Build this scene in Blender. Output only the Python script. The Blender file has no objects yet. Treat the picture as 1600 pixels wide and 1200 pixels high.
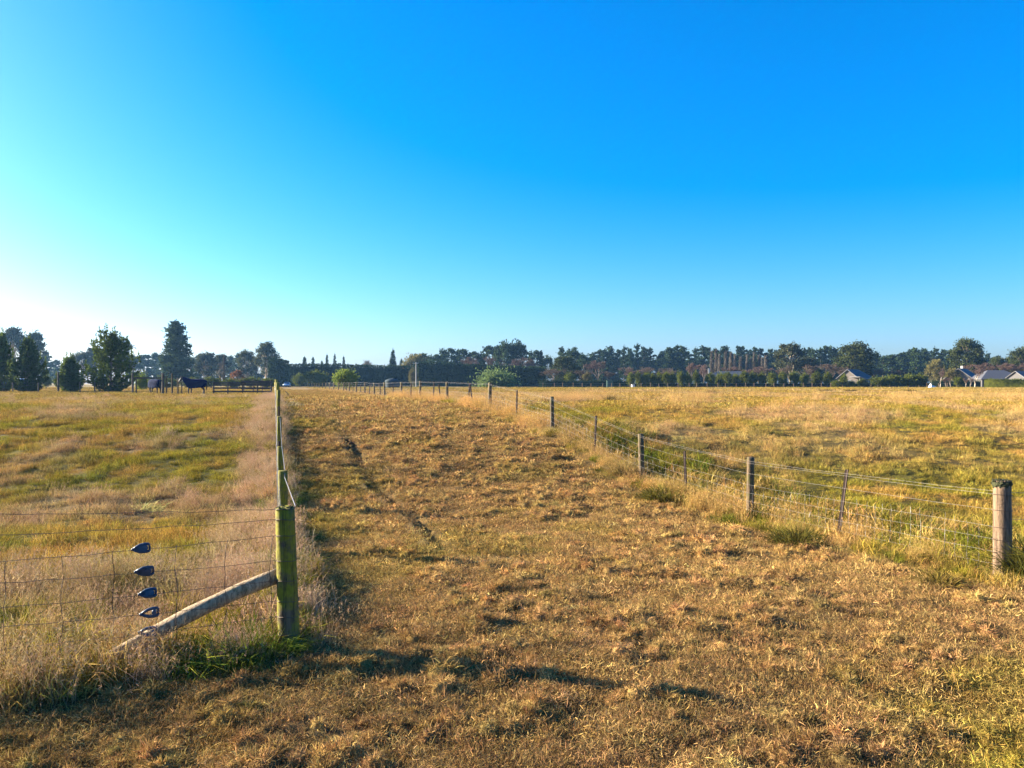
import bpy, math, random
import numpy as np
from mathutils import Vector, Matrix

# ------------------------------------------------------------------ camera, sky, sun, exposure
scene = bpy.context.scene
CZ = 2.40                                  # eye height above the near ground
FPX = 1200.0                               # focal length in photo pixels (photo is 1600 x 1200)
HZ = 598.0                                 # horizon row
cam_d = bpy.data.cameras.new('camera')
cam_d.sensor_width = 36.0
cam_d.lens = 36.0 * FPX / 1600.0
cam_d.clip_end = 6000.0
cam_d.shift_y = -(HZ - 600.0) / 1600.0 * -1.0
cam = bpy.data.objects.new('camera', cam_d)
cam.location = (0, 0, CZ)
cam.rotation_euler = (math.radians(90), 0, 0)
scene.collection.objects.link(cam)
scene.camera = cam

SUN_EL = math.radians(18.0)
SUN_AZ = math.radians(-72.0)               # measured from +Y, negative = to the left
world = bpy.data.worlds.new('World')
scene.world = world
world.use_nodes = True
nt = world.node_tree
nt.nodes.clear()
w_out = nt.nodes.new('ShaderNodeOutputWorld')
w_bg = nt.nodes.new('ShaderNodeBackground')
w_sky = nt.nodes.new('ShaderNodeTexSky')
w_sky.sky_type = 'NISHITA'
w_sky.sun_disc = False
w_sky.sun_elevation = SUN_EL
w_sky.sun_rotation = SUN_AZ
w_sky.altitude = 0
w_sky.air_density = 1.0
w_sky.dust_density = 1.3
w_sky.ozone_density = 4.0
w_wb = nt.nodes.new('ShaderNodeMix')
w_wb.data_type = 'RGBA'; w_wb.blend_type = 'MULTIPLY'
w_wb.inputs[0].default_value = 1.0
w_wb.inputs[7].default_value = (0.90, 1.0, 1.30, 1)
w_hs = nt.nodes.new('ShaderNodeHueSaturation')
w_hs.inputs['Hue'].default_value = 0.495
w_hs.inputs["Saturation"].default_value = 1.3
w_hs.inputs['Value'].default_value = 1.0
w_bg.inputs['Strength'].default_value = 0.053
nt.links.new(w_sky.outputs[0], w_wb.inputs[6])
nt.links.new(w_wb.outputs[2], w_hs.inputs['Color'])
nt.links.new(w_hs.outputs[0], w_bg.inputs['Color'])
nt.links.new(w_bg.outputs[0], w_out.inputs['Surface'])

sun_d = bpy.data.lights.new('sun', 'SUN')
sun_d.energy = 5.0
sun_d.angle = math.radians(0.5)
sun_d.color = (1.0, 0.86, 0.65)
sun = bpy.data.objects.new('sun', sun_d)
to_sun = Vector((math.sin(SUN_AZ) * math.cos(SUN_EL), math.cos(SUN_AZ) * math.cos(SUN_EL), math.sin(SUN_EL)))
sun.rotation_euler = to_sun.to_track_quat('Z', 'Y').to_euler()
sun.location = (-30, 10, 30)
scene.collection.objects.link(sun)

scene.view_settings.view_transform = 'Standard'
scene.view_settings.look = 'None'
scene.view_settings.gamma = 1.0
scene.view_settings.use_curve_mapping = False
scene.view_settings.exposure = 2.33
scene.render.engine = 'CYCLES'
scene.cycles.max_bounces = 6
scene.cycles.diffuse_bounces = 2
scene.cycles.transmission_bounces = 4
scene.cycles.volume_bounces = 0
scene.cycles.use_denoising = True

HAZE_DENSITY = 0.00014
HAZE_ANISO = 0.3
rng = np.random.default_rng(7)
random.seed(7)
C = scene.collection

# ------------------------------------------------------------------ noise and mesh helpers
def _hash(ix, iy, s):
    h = (ix.astype(np.int64) * 374761393 + iy.astype(np.int64) * 668265263 + int(s) * 1274126177) & 0xFFFFFFFF
    h = ((h ^ (h >> 13)) * 1274126177) & 0xFFFFFFFF
    h = (h ^ (h >> 16)) & 0xFFFFFF
    return h / float(0xFFFFFF)

def vn(x, y, s=0):
    x = np.asarray(x, float); y = np.asarray(y, float)
    ix = np.floor(x); iy = np.floor(y)
    fx = x - ix; fy = y - iy
    fx = fx * fx * (3 - 2 * fx); fy = fy * fy * (3 - 2 * fy)
    a = _hash(ix, iy, s); b = _hash(ix + 1, iy, s); c = _hash(ix, iy + 1, s); d = _hash(ix + 1, iy + 1, s)
    return (a * (1 - fx) + b * fx) * (1 - fy) + (c * (1 - fx) + d * fx) * fy

def fbm(x, y, o=4, s=0, g=0.5):
    t = 0; a = 1.0; n = 0
    for i in range(o):
        t = t + a * vn(x * 2 ** i + 17.3 * i, y * 2 ** i - 9.1 * i, s + i); n += a; a *= g
    return t / n

def sstep(a, b, x):
    t = np.clip((x - a) / (b - a), 0, 1)
    return t * t * (3 - 2 * t)

def mesh_tris(name, v, f, tone=None):
    """numpy verts (N,3) and faces (M,3) or (M,4)"""
    v = np.asarray(v, np.float32); f = np.asarray(f, np.int32)
    m = bpy.data.meshes.new(name)
    k = f.shape[1]
    m.vertices.add(len(v)); m.vertices.foreach_set('co', v.ravel())
    m.loops.add(f.size); m.loops.foreach_set('vertex_index', f.ravel())
    m.polygons.add(len(f)); m.polygons.foreach_set('loop_start', np.arange(len(f), dtype=np.int32) * k)
    m.update(calc_edges=True)
    if tone is not None:
        a = m.attributes.new('tone', 'FLOAT', 'POINT'); a.data.foreach_set('value', np.asarray(tone, np.float32))
    return m

def smooth(m):
    m.polygons.foreach_set('use_smooth', np.ones(len(m.polygons), bool))

class MB:
    """collects simple solids into one mesh"""
    def __init__(self): self.v = []; self.f = []
    def add(self, v, f):
        o = len(self.v); self.v += [tuple(p) for p in v]; self.f += [tuple(i + o for i in q) for q in f]; return self
    def box(self, c, s, rz=0.0, ry=0.0, rx=0.0):
        R = Matrix.Rotation(rz, 3, 'Z') @ Matrix.Rotation(ry, 3, 'Y') @ Matrix.Rotation(rx, 3, 'X')
        vs = [Vector(c) + R @ Vector((sx * s[0] / 2, sy * s[1] / 2, sz * s[2] / 2)) for sx in (-1, 1) for sy in (-1, 1) for sz in (-1, 1)]
        return self.add(vs, [(0, 1, 3, 2), (4, 6, 7, 5), (0, 4, 5, 1), (2, 3, 7, 6), (0, 2, 6, 4), (1, 5, 7, 3)])
    def tube(self, pts, rad, n=6, cap=True, wob=0.0):
        pts = [Vector(p) for p in pts]
        if not hasattr(rad, '__len__'): rad = [rad] * len(pts)
        vs = []; fs = []
        for i, p in enumerate(pts):
            t = (pts[min(i + 1, len(pts) - 1)] - pts[max(i - 1, 0)])
            t = t.normalized() if t.length > 1e-9 else Vector((0, 0, 1))
            a = t.cross(Vector((0, 0, 1)))
            if a.length < 0.05: a = t.cross(Vector((0, 1, 0)))
            a.normalize(); b = t.cross(a)
            for k in range(n):
                an = 2 * math.pi * k / n
                r = rad[i] * (1 + wob * (random.random() - .5))
                vs.append(p + a * (r * math.cos(an)) + b * (r * math.sin(an)))
        for i in range(len(pts) - 1):
            for k in range(n):
                fs.append((i * n + k, i * n + (k + 1) % n, (i + 1) * n + (k + 1) % n, (i + 1) * n + k))
        if cap:
            fs.append(tuple(reversed(range(n)))); fs.append(tuple((len(pts) - 1) * n + k for k in range(n)))
        return self.add(vs, fs)
    def mesh(self, name):
        m = bpy.data.meshes.new(name); m.from_pydata(self.v, [], self.f); m.update(); return m

def link(name, mesh, mat, parent=None, sm=False):
    if mesh is not None and mat is not None and not mesh.materials: mesh.materials.append(mat)
    if sm and mesh is not None: smooth(mesh)
    o = bpy.data.objects.new(name, mesh); C.objects.link(o)
    if parent is not None: o.parent = parent
    return o

def tag(o, label, cat, group=None, kind=None):
    o['label'] = label
    if cat: o['category'] = cat
    if group: o['group'] = group
    if kind: o['kind'] = kind
    return o

def thing(name, label, cat, loc=(0, 0, 0), rz=0.0, group=None):
    o = bpy.data.objects.new(name, None); C.objects.link(o)
    o.empty_display_size = 0.3
    o.location = loc; o.rotation_euler = (0, 0, rz)
    return tag(o, label, cat, group)

ORD = ['first', 'second', 'third', 'fourth', 'fifth', 'sixth', 'seventh', 'eighth', 'ninth', 'tenth', 'eleventh', 'twelfth',
       'thirteenth', 'fourteenth', 'fifteenth', 'sixteenth', 'seventeenth', 'eighteenth', 'nineteenth', 'twentieth'] + \
      ['twenty-' + w for w in ('first', 'second', 'third', 'fourth', 'fifth', 'sixth', 'seventh', 'eighth', 'ninth')] + \
      ['thirtieth'] + ['thirty-' + w for w in ('first', 'second', 'third', 'fourth', 'fifth', 'sixth', 'seventh', 'eighth', 'ninth')] + \
      ['fortieth'] + ['forty-' + w for w in ('first', 'second', 'third', 'fourth', 'fifth', 'sixth', 'seventh', 'eighth', 'ninth')]

# ------------------------------------------------------------------ materials
def new_mat(name):
    m = bpy.data.materials.new(name); m.use_nodes = True
    m.node_tree.nodes.clear()
    return m, m.node_tree.nodes, m.node_tree.links

def mat_blades(name, src='INSTANCER', color=None, transl=0.35, spread=0.9):
    """thin leaves and blades: base colour x per-blade tone, diffuse + translucent"""
    m, N, L = new_mat(name)
    out = N.new('ShaderNodeOutputMaterial')
    mixs = N.new('ShaderNodeMixShader'); mixs.inputs[0].default_value = transl
    dif = N.new('ShaderNodeBsdfDiffuse'); tr = N.new('ShaderNodeBsdfTranslucent')
    tone = N.new('ShaderNodeAttribute'); tone.attribute_name = 'tone'
    mul = N.new('ShaderNodeMath'); mul.operation = 'MULTIPLY_ADD'; mul.inputs[1].default_value = spread; mul.inputs[2].default_value = 1 - spread * .5
    L.new(tone.outputs['Fac'], mul.inputs[0])
    hs = N.new('ShaderNodeHueSaturation')
    hm = N.new('ShaderNodeMath'); hm.operation = 'MULTIPLY'; hm.inputs[1].default_value = 7.31
    fr = N.new('ShaderNodeMath'); fr.operation = 'FRACT'
    ma = N.new('ShaderNodeMath'); ma.operation = 'MULTIPLY_ADD'; ma.inputs[1].default_value = 0.035; ma.inputs[2].default_value = 0.4825
    L.new(tone.outputs['Fac'], hm.inputs[0]); L.new(hm.outputs[0], fr.inputs[0]); L.new(fr.outputs[0], ma.inputs[0])
    L.new(ma.outputs[0], hs.inputs['Hue']); L.new(mul.outputs[0], hs.inputs['Value'])
    if color is None:
        at = N.new('ShaderNodeAttribute'); at.attribute_type = src; at.attribute_name = 'tint'
        L.new(at.outputs['Color'], hs.inputs['Color'])
    else:
        oi = N.new('ShaderNodeObjectInfo')
        rgb = N.new('ShaderNodeMix'); rgb.data_type = 'RGBA'
        rgb.inputs[6].default_value = (*[c * .82 for c in color], 1); rgb.inputs[7].default_value = (*[c * 1.18 for c in color], 1)
        L.new(oi.outputs['Random'], rgb.inputs[0])
        L.new(rgb.outputs[2], hs.inputs['Color'])
    L.new(hs.outputs[0], dif.inputs['Color']); L.new(hs.outputs[0], tr.inputs['Color'])
    L.new(dif.outputs[0], mixs.inputs[1]); L.new(tr.outputs[0], mixs.inputs[2])
    L.new(mixs.outputs[0], out.inputs['Surface'])
    return m

def mat_simple(name, color, rough=0.7, metal=0.0, noise=0.25, scale=8.0, bump=0.15, stretch=(1, 1, 1), spec=0.4):
    m, N, L = new_mat(name)
    out = N.new('ShaderNodeOutputMaterial'); b = N.new('ShaderNodeBsdfPrincipled')
    tc = N.new('ShaderNodeTexCoord'); mp = N.new('ShaderNodeMapping'); mp.inputs['Scale'].default_value = stretch
    nz = N.new('ShaderNodeTexNoise'); nz.inputs['Scale'].default_value = scale; nz.inputs['Detail'].default_value = 6
    L.new(tc.outputs['Object'], mp.inputs[0]); L.new(mp.outputs[0], nz.inputs['Vector'])
    mx = N.new('ShaderNodeMix'); mx.data_type = 'RGBA'
    mx.inputs[6].default_value = (*[c * (1 - noise) for c in color], 1); mx.inputs[7].default_value = (*[min(1, c * (1 + noise)) for c in color], 1)
    L.new(nz.outputs['Fac'], mx.inputs[0]); L.new(mx.outputs[2], b.inputs['Base Color'])
    b.inputs['Roughness'].default_value = rough; b.inputs['Metallic'].default_value = metal
    b.inputs['Specular IOR Level'].default_value = spec
    if bump:
        bp = N.new('ShaderNodeBump'); bp.inputs['Strength'].default_value = bump; bp.inputs['Distance'].default_value = 0.02
        L.new(nz.outputs['Fac'], bp.inputs['Height']); L.new(bp.outputs[0], b.inputs['Normal'])
    L.new(b.outputs[0], out.inputs['Surface'])
    return m

def mat_wood(name, base, dark, moss, moss_amt, scale=1.0):
    """weathered round timber: grain along z, cracks, patches of moss and lichen"""
    m, N, L = new_mat(name)
    out = N.new('ShaderNodeOutputMaterial'); b = N.new('ShaderNodeBsdfPrincipled')
    tc = N.new('ShaderNodeTexCoord'); mp = N.new('ShaderNodeMapping'); mp.inputs['Scale'].default_value = (22 * scale, 22 * scale, 1.6 * scale)
    L.new(tc.outputs['Object'], mp.inputs[0])
    g = N.new('ShaderNodeTexNoise'); g.inputs['Scale'].default_value = 1.6; g.inputs['Detail'].default_value = 8; g.inputs['Roughness'].default_value = .7
    L.new(mp.outputs[0], g.inputs['Vector'])
    r1 = N.new('ShaderNodeValToRGB'); r1.color_ramp.elements[0].position = .38; r1.color_ramp.elements[1].position = .60
    r1.color_ramp.elements[0].color = (*dark, 1); r1.color_ramp.elements[1].color = (*base, 1)
    L.new(g.outputs['Fac'], r1.inputs[0])
    n2 = N.new('ShaderNodeTexNoise'); n2.inputs['Scale'].default_value = 4.5; n2.inputs['Detail'].default_value = 7; n2.inputs['Roughness'].default_value = .65
    L.new(tc.outputs['Object'], n2.inputs['Vector'])
    r2 = N.new('ShaderNodeValToRGB'); r2.color_ramp.elements[0].position = .72 - moss_amt * .5; r2.color_ramp.elements[1].position = .86 - moss_amt * .5
    L.new(n2.outputs['Fac'], r2.inputs[0])
    mx = N.new('ShaderNodeMix'); mx.data_type = 'RGBA'
    L.new(r2.outputs[0], mx.inputs[0]); L.new(r1.outputs[0], mx.inputs[6])
    n3 = N.new('ShaderNodeTexNoise'); n3.inputs['Scale'].default_value = 30; n3.inputs['Detail'].default_value = 4
    L.new(tc.outputs['Object'], n3.inputs['Vector'])
    r3 = N.new('ShaderNodeValToRGB'); r3.color_ramp.elements[0].color = (*[c * .55 for c in moss], 1); r3.color_ramp.elements[1].color = (*[c * 1.3 for c in moss], 1)
    L.new(n3.outputs['Fac'], r3.inputs[0]); L.new(r3.outputs[0], mx.inputs[7])
    mp2 = N.new('ShaderNodeMapping'); mp2.inputs['Scale'].default_value = (16 * scale, 16 * scale, .55 * scale); L.new(tc.outputs['Object'], mp2.inputs[0])
    nc = N.new('ShaderNodeTexNoise'); nc.inputs['Scale'].default_value = 2.2; nc.inputs['Detail'].default_value = 3; L.new(mp2.outputs[0], nc.inputs['Vector'])
    rc = N.new('ShaderNodeValToRGB'); e = rc.color_ramp.elements
    e[0].position = .475; e[0].color = (0, 0, 0, 1); e[1].position = .5; e[1].color = (1, 1, 1, 1); e2 = e.new(.525); e2.color = (0, 0, 0, 1)
    L.new(nc.outputs['Fac'], rc.inputs[0])
    cm = N.new('ShaderNodeMath'); cm.operation = 'MULTIPLY'; cm.inputs[1].default_value = .75; L.new(rc.outputs[0], cm.inputs[0])
    mk = N.new('ShaderNodeMix'); mk.data_type = 'RGBA'; mk.inputs[7].default_value = (*[c * .45 for c in dark], 1)
    L.new(cm.outputs[0], mk.inputs[0]); L.new(mx.outputs[2], mk.inputs[6])
    L.new(mk.outputs[2], b.inputs['Base Color'])
    b.inputs['Roughness'].default_value = .85; b.inputs['Specular IOR Level'].default_value = .25
    ad = N.new('ShaderNodeMath'); ad.operation = 'ADD'; L.new(g.outputs['Fac'], ad.inputs[0]); L.new(n3.outputs['Fac'], ad.inputs[1])
    bp = N.new('ShaderNodeBump'); bp.inputs['Strength'].default_value = .55; bp.inputs['Distance'].default_value = .012
    L.new(ad.outputs[0], bp.inputs['Height']); L.new(bp.outputs[0], b.inputs['Normal'])
    L.new(b.outputs[0], out.inputs['Surface'])
    return m

M = {}
M['grass'] = mat_blades('grass_blades', transl=.18, spread=1.3)
M['mossy_post'] = mat_wood('mossy_post', (.15, .11, .06), (.045, .034, .02), (.20, .185, .012), .62)
M['tan_post'] = mat_wood('tan_post', (.23, .155, .095), (.085, .055, .034), (.10, .09, .025), .24)
M['grey_post'] = mat_wood('grey_post', (.16, .11, .06), (.05, .035, .02), (.10, .105, .025), .42)
M['log'] = mat_wood('log', (.42, .31, .18), (.15, .10, .055), (.10, .11, .03), .25)
M['dark_rail'] = mat_wood('dark_rail', (.10, .085, .065), (.04, .035, .03), (.08, .08, .04), .2)
M['lichen'] = mat_simple('lichen', (.055, .058, .03), 1.0, noise=.7, scale=55, bump=1.0, spec=0.05)
M['wire'] = mat_simple('galvanised_wire', (.26, .24, .22), .5, .6, noise=.2, bump=0)
M['rusty_wire'] = mat_simple('rusty_wire', (.10, .07, .05), .7, .4, noise=.3, bump=0)
M['rust_stake'] = mat_simple('rust_stake', (.045, .028, .020), .75, .2, noise=.4, scale=20)
M['sky_tint_steel'] = mat_simple('sky_tinted_steel', (.022, .045, .075), .5, .2, noise=.5, scale=30, bump=.1, spec=.6)  # bare steel, the reflected sky's blue put into its base colour
M['bark'] = mat_simple('bark', (.11, .085, .06), .9, noise=.4, scale=6, bump=.4)
M['pale_bark'] = mat_simple('pale_bark', (.42, .35, .26), .85, noise=.3, scale=6, bump=.3)
M['concrete'] = mat_simple('concrete', (.4, .38, .35), .85, noise=.2, scale=5)

# ------------------------------------------------------------------ terrain
_pd = np.array([-60, 0, 7, 10, 15, 19, 25, 33, 41, 64, 100, 250, 1500.])
_ph = np.array([-2.36, -2.36, -2.38, -2.50, -2.74, -2.58, -1.72, -1.20, -1.13, -1.20, -1.20, -1.28, -1.30])
_gd = np.arange(-60, 400, 0.25)
_gh = np.interp(_gd, _pd, _ph)
_k = np.hanning(15); _k /= _k.sum()
_gh[7:-7] = np.convolve(_gh, _k, 'valid')
def prof(y): return np.interp(y, _gd, _gh)
def depth_at_row(py):
    """depth of the ground seen at photo row py"""
    lo, hi = 3.0, 400.0
    for _ in range(60):
        mid = (lo + hi) / 2
        if HZ - prof(mid) / mid * FPX > py: lo = mid
        else: hi = mid
    return (lo + hi) / 2
def ground_px(px, py):
    d = depth_at_row(py); return ((px - 800) / FPX * d, d)

def xl(y): return 0.14 - 0.31 * y                     # left lane fence line
def xr(y): return 9.34 - 0.31 * y                     # right lane fence line
SL = (xl(6.85), 6.85)                                 # left strainer post
SR = (xr(9.85), 9.85)                                 # right strainer post
def front_l(x): return SL[1] + 0.45 * (x - SL[0])     # front fence, left of the left strainer
def front_r(x): return SR[1] - 0.12 * (x - SR[0])     # fence line right of the right strainer

def mown(x, y):
    """1 inside the mown lane and the mown foreground"""
    wob = (fbm(x * 1.3, y * 1.3, 2, 91) - .5) * .5
    lane = sstep(-.05, .25, x - xl(y) - .12 + wob * .5) * sstep(-.05, .35, xr(y) - x - .55 + wob)
    fl = sstep(0, .3, front_l(x) - y - .25 + wob * .6) * (x < SL[0] + .3)
    fr = sstep(0, .4, front_r(x) - y - .5 + wob) * (x > SR[0] - .7)
    fore = sstep(.0, .3, 6.75 - y)
    mid = (x > SL[0] + .25) & (x <= SR[0] - .7)
    return np.maximum(np.maximum(lane, fl), np.maximum(fr, fore * mid))

_fur = np.array([ground_px(a, b) for a, b in ((488, 628), (512, 652), (540, 682), (560, 722), (588, 768), (650, 812), (690, 852), (735, 895))])
_order = np.argsort(_fur[:, 1]); _fur = _fur[_order]
def rut(x, y):
    inr = sstep(_fur[0, 1] - 1, _fur[0, 1] + .5, y) * (1 - .7 * sstep(_fur[-1, 1] - 14, _fur[-1, 1] - 2, y)) * (1 - sstep(_fur[-1, 1] - 4, _fur[-1, 1], y)) * (.55 + .45 * sstep(10, 15, y)) * (.42 + .5 * sstep(.30, .55, vn(np.zeros_like(y) + 3, y * .55, 78)))
    fx = np.interp(y, _fur[:, 1], _fur[:, 0]) + .12 * (vn(np.zeros_like(y), y * 1.3, 79) - .5)
    w = .075 + y * .0022
    return inr, fx, w
def bumps(x, y):
    m = mown(x, y)
    clod = fbm(x * 2.4, y * 2.4, 4, 11, .6) - .5
    hol = np.clip(.40 - fbm(x * 1.9 + 5, y * 2.3, 2, 51), 0, 1)
    c2 = fbm(x * 4.3 + 31, y * 4.6, 3, 13, .55) - .5
    lump = 0.12 * clod - .26 * hol + .13 * c2 * (1 - .5 * sstep(12, 30, y))
    hum = .22 * (fbm(x * 1.1, y * 1.1, 4, 21, .6) - .5) - .25 * np.clip(.36 - fbm(x * .8, y * 1.1, 2, 61), 0, 1)
    z = m * lump * .62 + (1 - m) * hum
    z = z + .06 * (fbm(x * .22, y * .22, 2, 31) - .5)
    # old wheel furrow
    inr, fx, w = rut(x, y)
    z = z - inr * (.15 + .0035 * y) * np.exp(-((x - fx) / w) ** 2)
    z = z + inr * (.07 + .0015 * y) * np.exp(-((x - fx + 1.9 * w) / (1.1 * w)) ** 2)
    # ditch behind the right fence, near part
    z = z - .42 * np.exp(-((x - xr(y) - 1.0) / .5) ** 2) * (1 - sstep(20, 30, y)) * sstep(9, 11, y)
    z = z + .09 * np.exp(-((x - xl(y) + .08) / .22) ** 2) * sstep(6, 8, y) * (1 - sstep(40, 70, y))
    # the unmown bank stands a little above the lane
    z = z + (1 - m) * .05
    return z * (1 - .6 * sstep(60, 200, y)) * sstep(-30, 2, y)
def gz(x, y):
    return CZ + prof(np.asarray(y, float)) + bumps(np.asarray(x, float), np.asarray(y, float))
def gz1(x, y): return float(gz(np.array([x]), np.array([y]))[0])

# zone colours (linear base colours) --------------------------------------------------
STRAW = np.array([.52, .33, .110]); BROWN = np.array([.31, .19, .074]); GOLD = np.array([.41, .26, .058]); PINK = np.array([.45, .305, .18])
OLIVE = np.array([.235, .195, .026]); YGREEN = np.array([.31, .26, .028]); GREEN = np.array([.10, .135, .02]); DKBROWN = np.array([.17, .095, .04])
for _c in (STRAW, BROWN, GOLD, PINK, OLIVE, YGREEN, GREEN, DKBROWN): _c *= .85      # measured dry-grass reflectances are low
def mixc(a, b, t): return a + (b - a) * np.asarray(t)[:, None]
def zone_tint(x, y):
    n1 = fbm(x * .35, y * .22, 3, 101); n2 = fbm(x * 1.1, y * .9, 3, 111); n3 = fbm(x * .12, y * .07, 2, 121); n4 = fbm(x * 3.1, y * 3.1, 2, 131)
    one = np.ones_like(x)
    # lane
    c = mixc(STRAW[None] * one[:, None], BROWN[None], .15 + .6 * sstep(.3, .7, n4))
    c = mixc(c, DKBROWN[None], sstep(.62, .80, fbm(x * 5, y * 5, 2, 133)) * .3)
    c = mixc(c, (OLIVE * 1.25)[None], sstep(.54, .68, fbm(x * .8, y * .5, 3, 105)) * .30)
    c = mixc(c, BROWN[None], (1 - sstep(6, 11, y)) * .5)
    gr = sstep(.3, .62, (x - .6) / 6.5 + (6.2 - y) * .12 + (n2 - .5) * .9) * (1 - sstep(6.2, 7.4, y)) * sstep(-.5, 2.5, x)
    c = mixc(c, mixc(YGREEN[None] * one[:, None], OLIVE[None], n4) , gr * .75)
    ll = sstep(2.4, .3, x - xl(y)) * sstep(9, 14, y)
    c = mixc(c, (YGREEN * .95)[None], ll * sstep(.4, .6, n2) * .55)
    c = mixc(c, GOLD[None], sstep(35, 60, y) * .5)
    lane = c
    # left paddock
    n5 = fbm(x * .8, y * .55, 4, 161, .65)
    c = mixc(GOLD[None] * one[:, None], (OLIVE * 1.35)[None], sstep(.34, .58, n5))
    c = mixc(c, (GREEN * 1.2)[None], sstep(.60, .74, n2) * .25)
    c = mixc(c, STRAW[None], sstep(.5, .7, n3) * .5)
    c = mixc(c, PINK[None], sstep(.54, .70, fbm(x * .5 + 9, y * .3, 3, 141)) * .45)
    c = mixc(c, (PINK * .92)[None], (1 - sstep(8.5, 12, y + (n1 - .5) * 4)) * .5 * (n2 < .54))
    c = mixc(c, YGREEN[None], (1 - sstep(6.6, 8.2, y - .45 * (x + 2))) * sstep(.45, .6, n2) * .8)
    strip = sstep(1.35, .4, xl(y) - x + (n2 - .5) * 1.1) * (1 - sstep(60, 90, y))
    c = mixc(c, PINK[None], strip * .85)
    c = mixc(c, (GOLD * 1.05)[None], sstep(38, 70, y) * .55)
    left = c
    # right field
    c = mixc(GOLD[None] * one[:, None], (OLIVE * 1.25)[None], sstep(.40, .62, fbm(x * .8, y * .5, 4, 165, .65)) * (1 - sstep(26, 44, y) * .55))
    c = mixc(c, GREEN[None], sstep(.58, .74, n2) * .36 * (1 - sstep(30, 60, y) * .7))
    c = mixc(c, PINK[None], sstep(.46, .64, fbm(x * .3 + 3, y * .16, 3, 151)) * .6 * sstep(16, 30, y))
    c = mixc(c, STRAW[None], sstep(.5, .7, n3) * .4)
    ve = sstep(3.2, .8, np.abs(x - xr(y) - .8))
    c = mixc(c, mixc(OLIVE[None] * one[:, None] * 1.05, GREEN[None], sstep(.4, .7, n4)), ve * .7 * (1 - sstep(17, 30, y)))
    c = mixc(c, (STRAW * 1.05)[None], sstep(1.1, .5, np.abs(x - xr(y) + .2)) * sstep(.38, .55, fbm(x * .7, y * .7, 2, 171)) * .9)
    c = mixc(c, (STRAW * 1.05)[None], sstep(1.4, .6, np.abs(x - xr(y))) * sstep(24, 34, y) * .8)
    c = mixc(c, (YGREEN * .9)[None], sstep(110, 170, y) * .45)
    right = c
    m = mown(x, y)
    side = (x > (xl(y) + xr(y)) / 2).astype(float)
    side = np.where(y < 6.5, (x > 2).astype(float), side)
    c = mixc(left, right, side)
    return mixc(c, lane, m)

def build_ground():
    ys = list(np.arange(-30, 3.5, .6)); y = 3.5
    while y < 1300:
        ys.append(y); y += max(.04, y * (.0085 if y < 45 else .03))
    ys = np.array(ys); us = np.linspace(-1.1, 1.1, 520)
    W = np.sqrt((ys + 2) ** 2 + 36)
    X = us[None, :] * W[:, None]; Y = np.repeat(ys[:, None], len(us), 1)
    x = X.ravel(); yy = Y.ravel()
    z = gz(x, yy)
    r, c = len(ys), len(us)
    i = np.arange(r * c).reshape(r, c)
    f = np.stack([i[:-1, :-1], i[:-1, 1:], i[1:, 1:], i[1:, :-1]], -1).reshape(-1, 4)
    m = mesh_tris('ground', np.stack([x, yy, z], 1), f)
    t = zone_tint(x, yy) * (.5 + .5 * sstep(70, 140, yy))[:, None]      # bare soil and old thatch, darkened also for the shade between blades
    a = m.attributes.new('tint', 'FLOAT_COLOR', 'POINT')
    a.data.foreach_set('color', np.concatenate([t, np.ones((len(t), 1))], 1).astype(np.float32).ravel())
    smooth(m)
    mt, N, L = new_mat('soil_and_thatch')
    out = N.new('ShaderNodeOutputMaterial'); b = N.new('ShaderNodeBsdfPrincipled')
    at = N.new('ShaderNodeAttribute'); at.attribute_name = 'tint'
    tc = N.new('ShaderNodeTexCoord')
    n1 = N.new('ShaderNodeTexNoise'); n1.inputs['Scale'].default_value = 28; n1.inputs['Detail'].default_value = 8; n1.inputs['Roughness'].default_value = .75
    n2 = N.new('ShaderNodeTexNoise'); n2.inputs['Scale'].default_value = 2.2; n2.inputs['Detail'].default_value = 6
    L.new(tc.outputs['Object'], n1.inputs['Vector']); L.new(tc.outputs['Object'], n2.inputs['Vector'])
    r1 = N.new('ShaderNodeMapRange'); r1.inputs[1].default_value = .3; r1.inputs[2].default_value = .7; r1.inputs[3].default_value = .35; r1.inputs[4].default_value = 1.05
    L.new(n1.outputs['Fac'], r1.inputs[0])
    r2 = N.new('ShaderNodeMapRange'); r2.inputs[1].default_value = .3; r2.inputs[2].default_value = .7; r2.inputs[3].default_value = .75; r2.inputs[4].default_value = 1.1
    L.new(n2.outputs['Fac'], r2.inputs[0])
    mu = N.new('ShaderNodeMath'); mu.operation = 'MULTIPLY'; L.new(r1.outputs[0], mu.inputs[0]); L.new(r2.outputs[0], mu.inputs[1])
    hs = N.new('ShaderNodeHueSaturation'); L.new(at.outputs['Color'], hs.inputs['Color']); L.new(mu.outputs[0], hs.inputs['Value'])
    L.new(hs.outputs[0], b.inputs['Base Color'])
    b.inputs['Roughness'].default_value = 1; b.inputs['Specular IOR Level'].default_value = .1
    bp = N.new('ShaderNodeBump'); bp.inputs['Strength'].default_value = .8; bp.inputs['Distance'].default_value = .03
    L.new(n1.outputs['Fac'], bp.inputs['Height']); L.new(bp.outputs[0], b.inputs['Normal'])
    L.new(b.outputs[0], out.inputs['Surface'])
    g = link('ground', m, mt)
    tag(g, 'rough pasture ground with a mown lane between two fences', 'ground', kind='structure')
build_ground()

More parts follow.
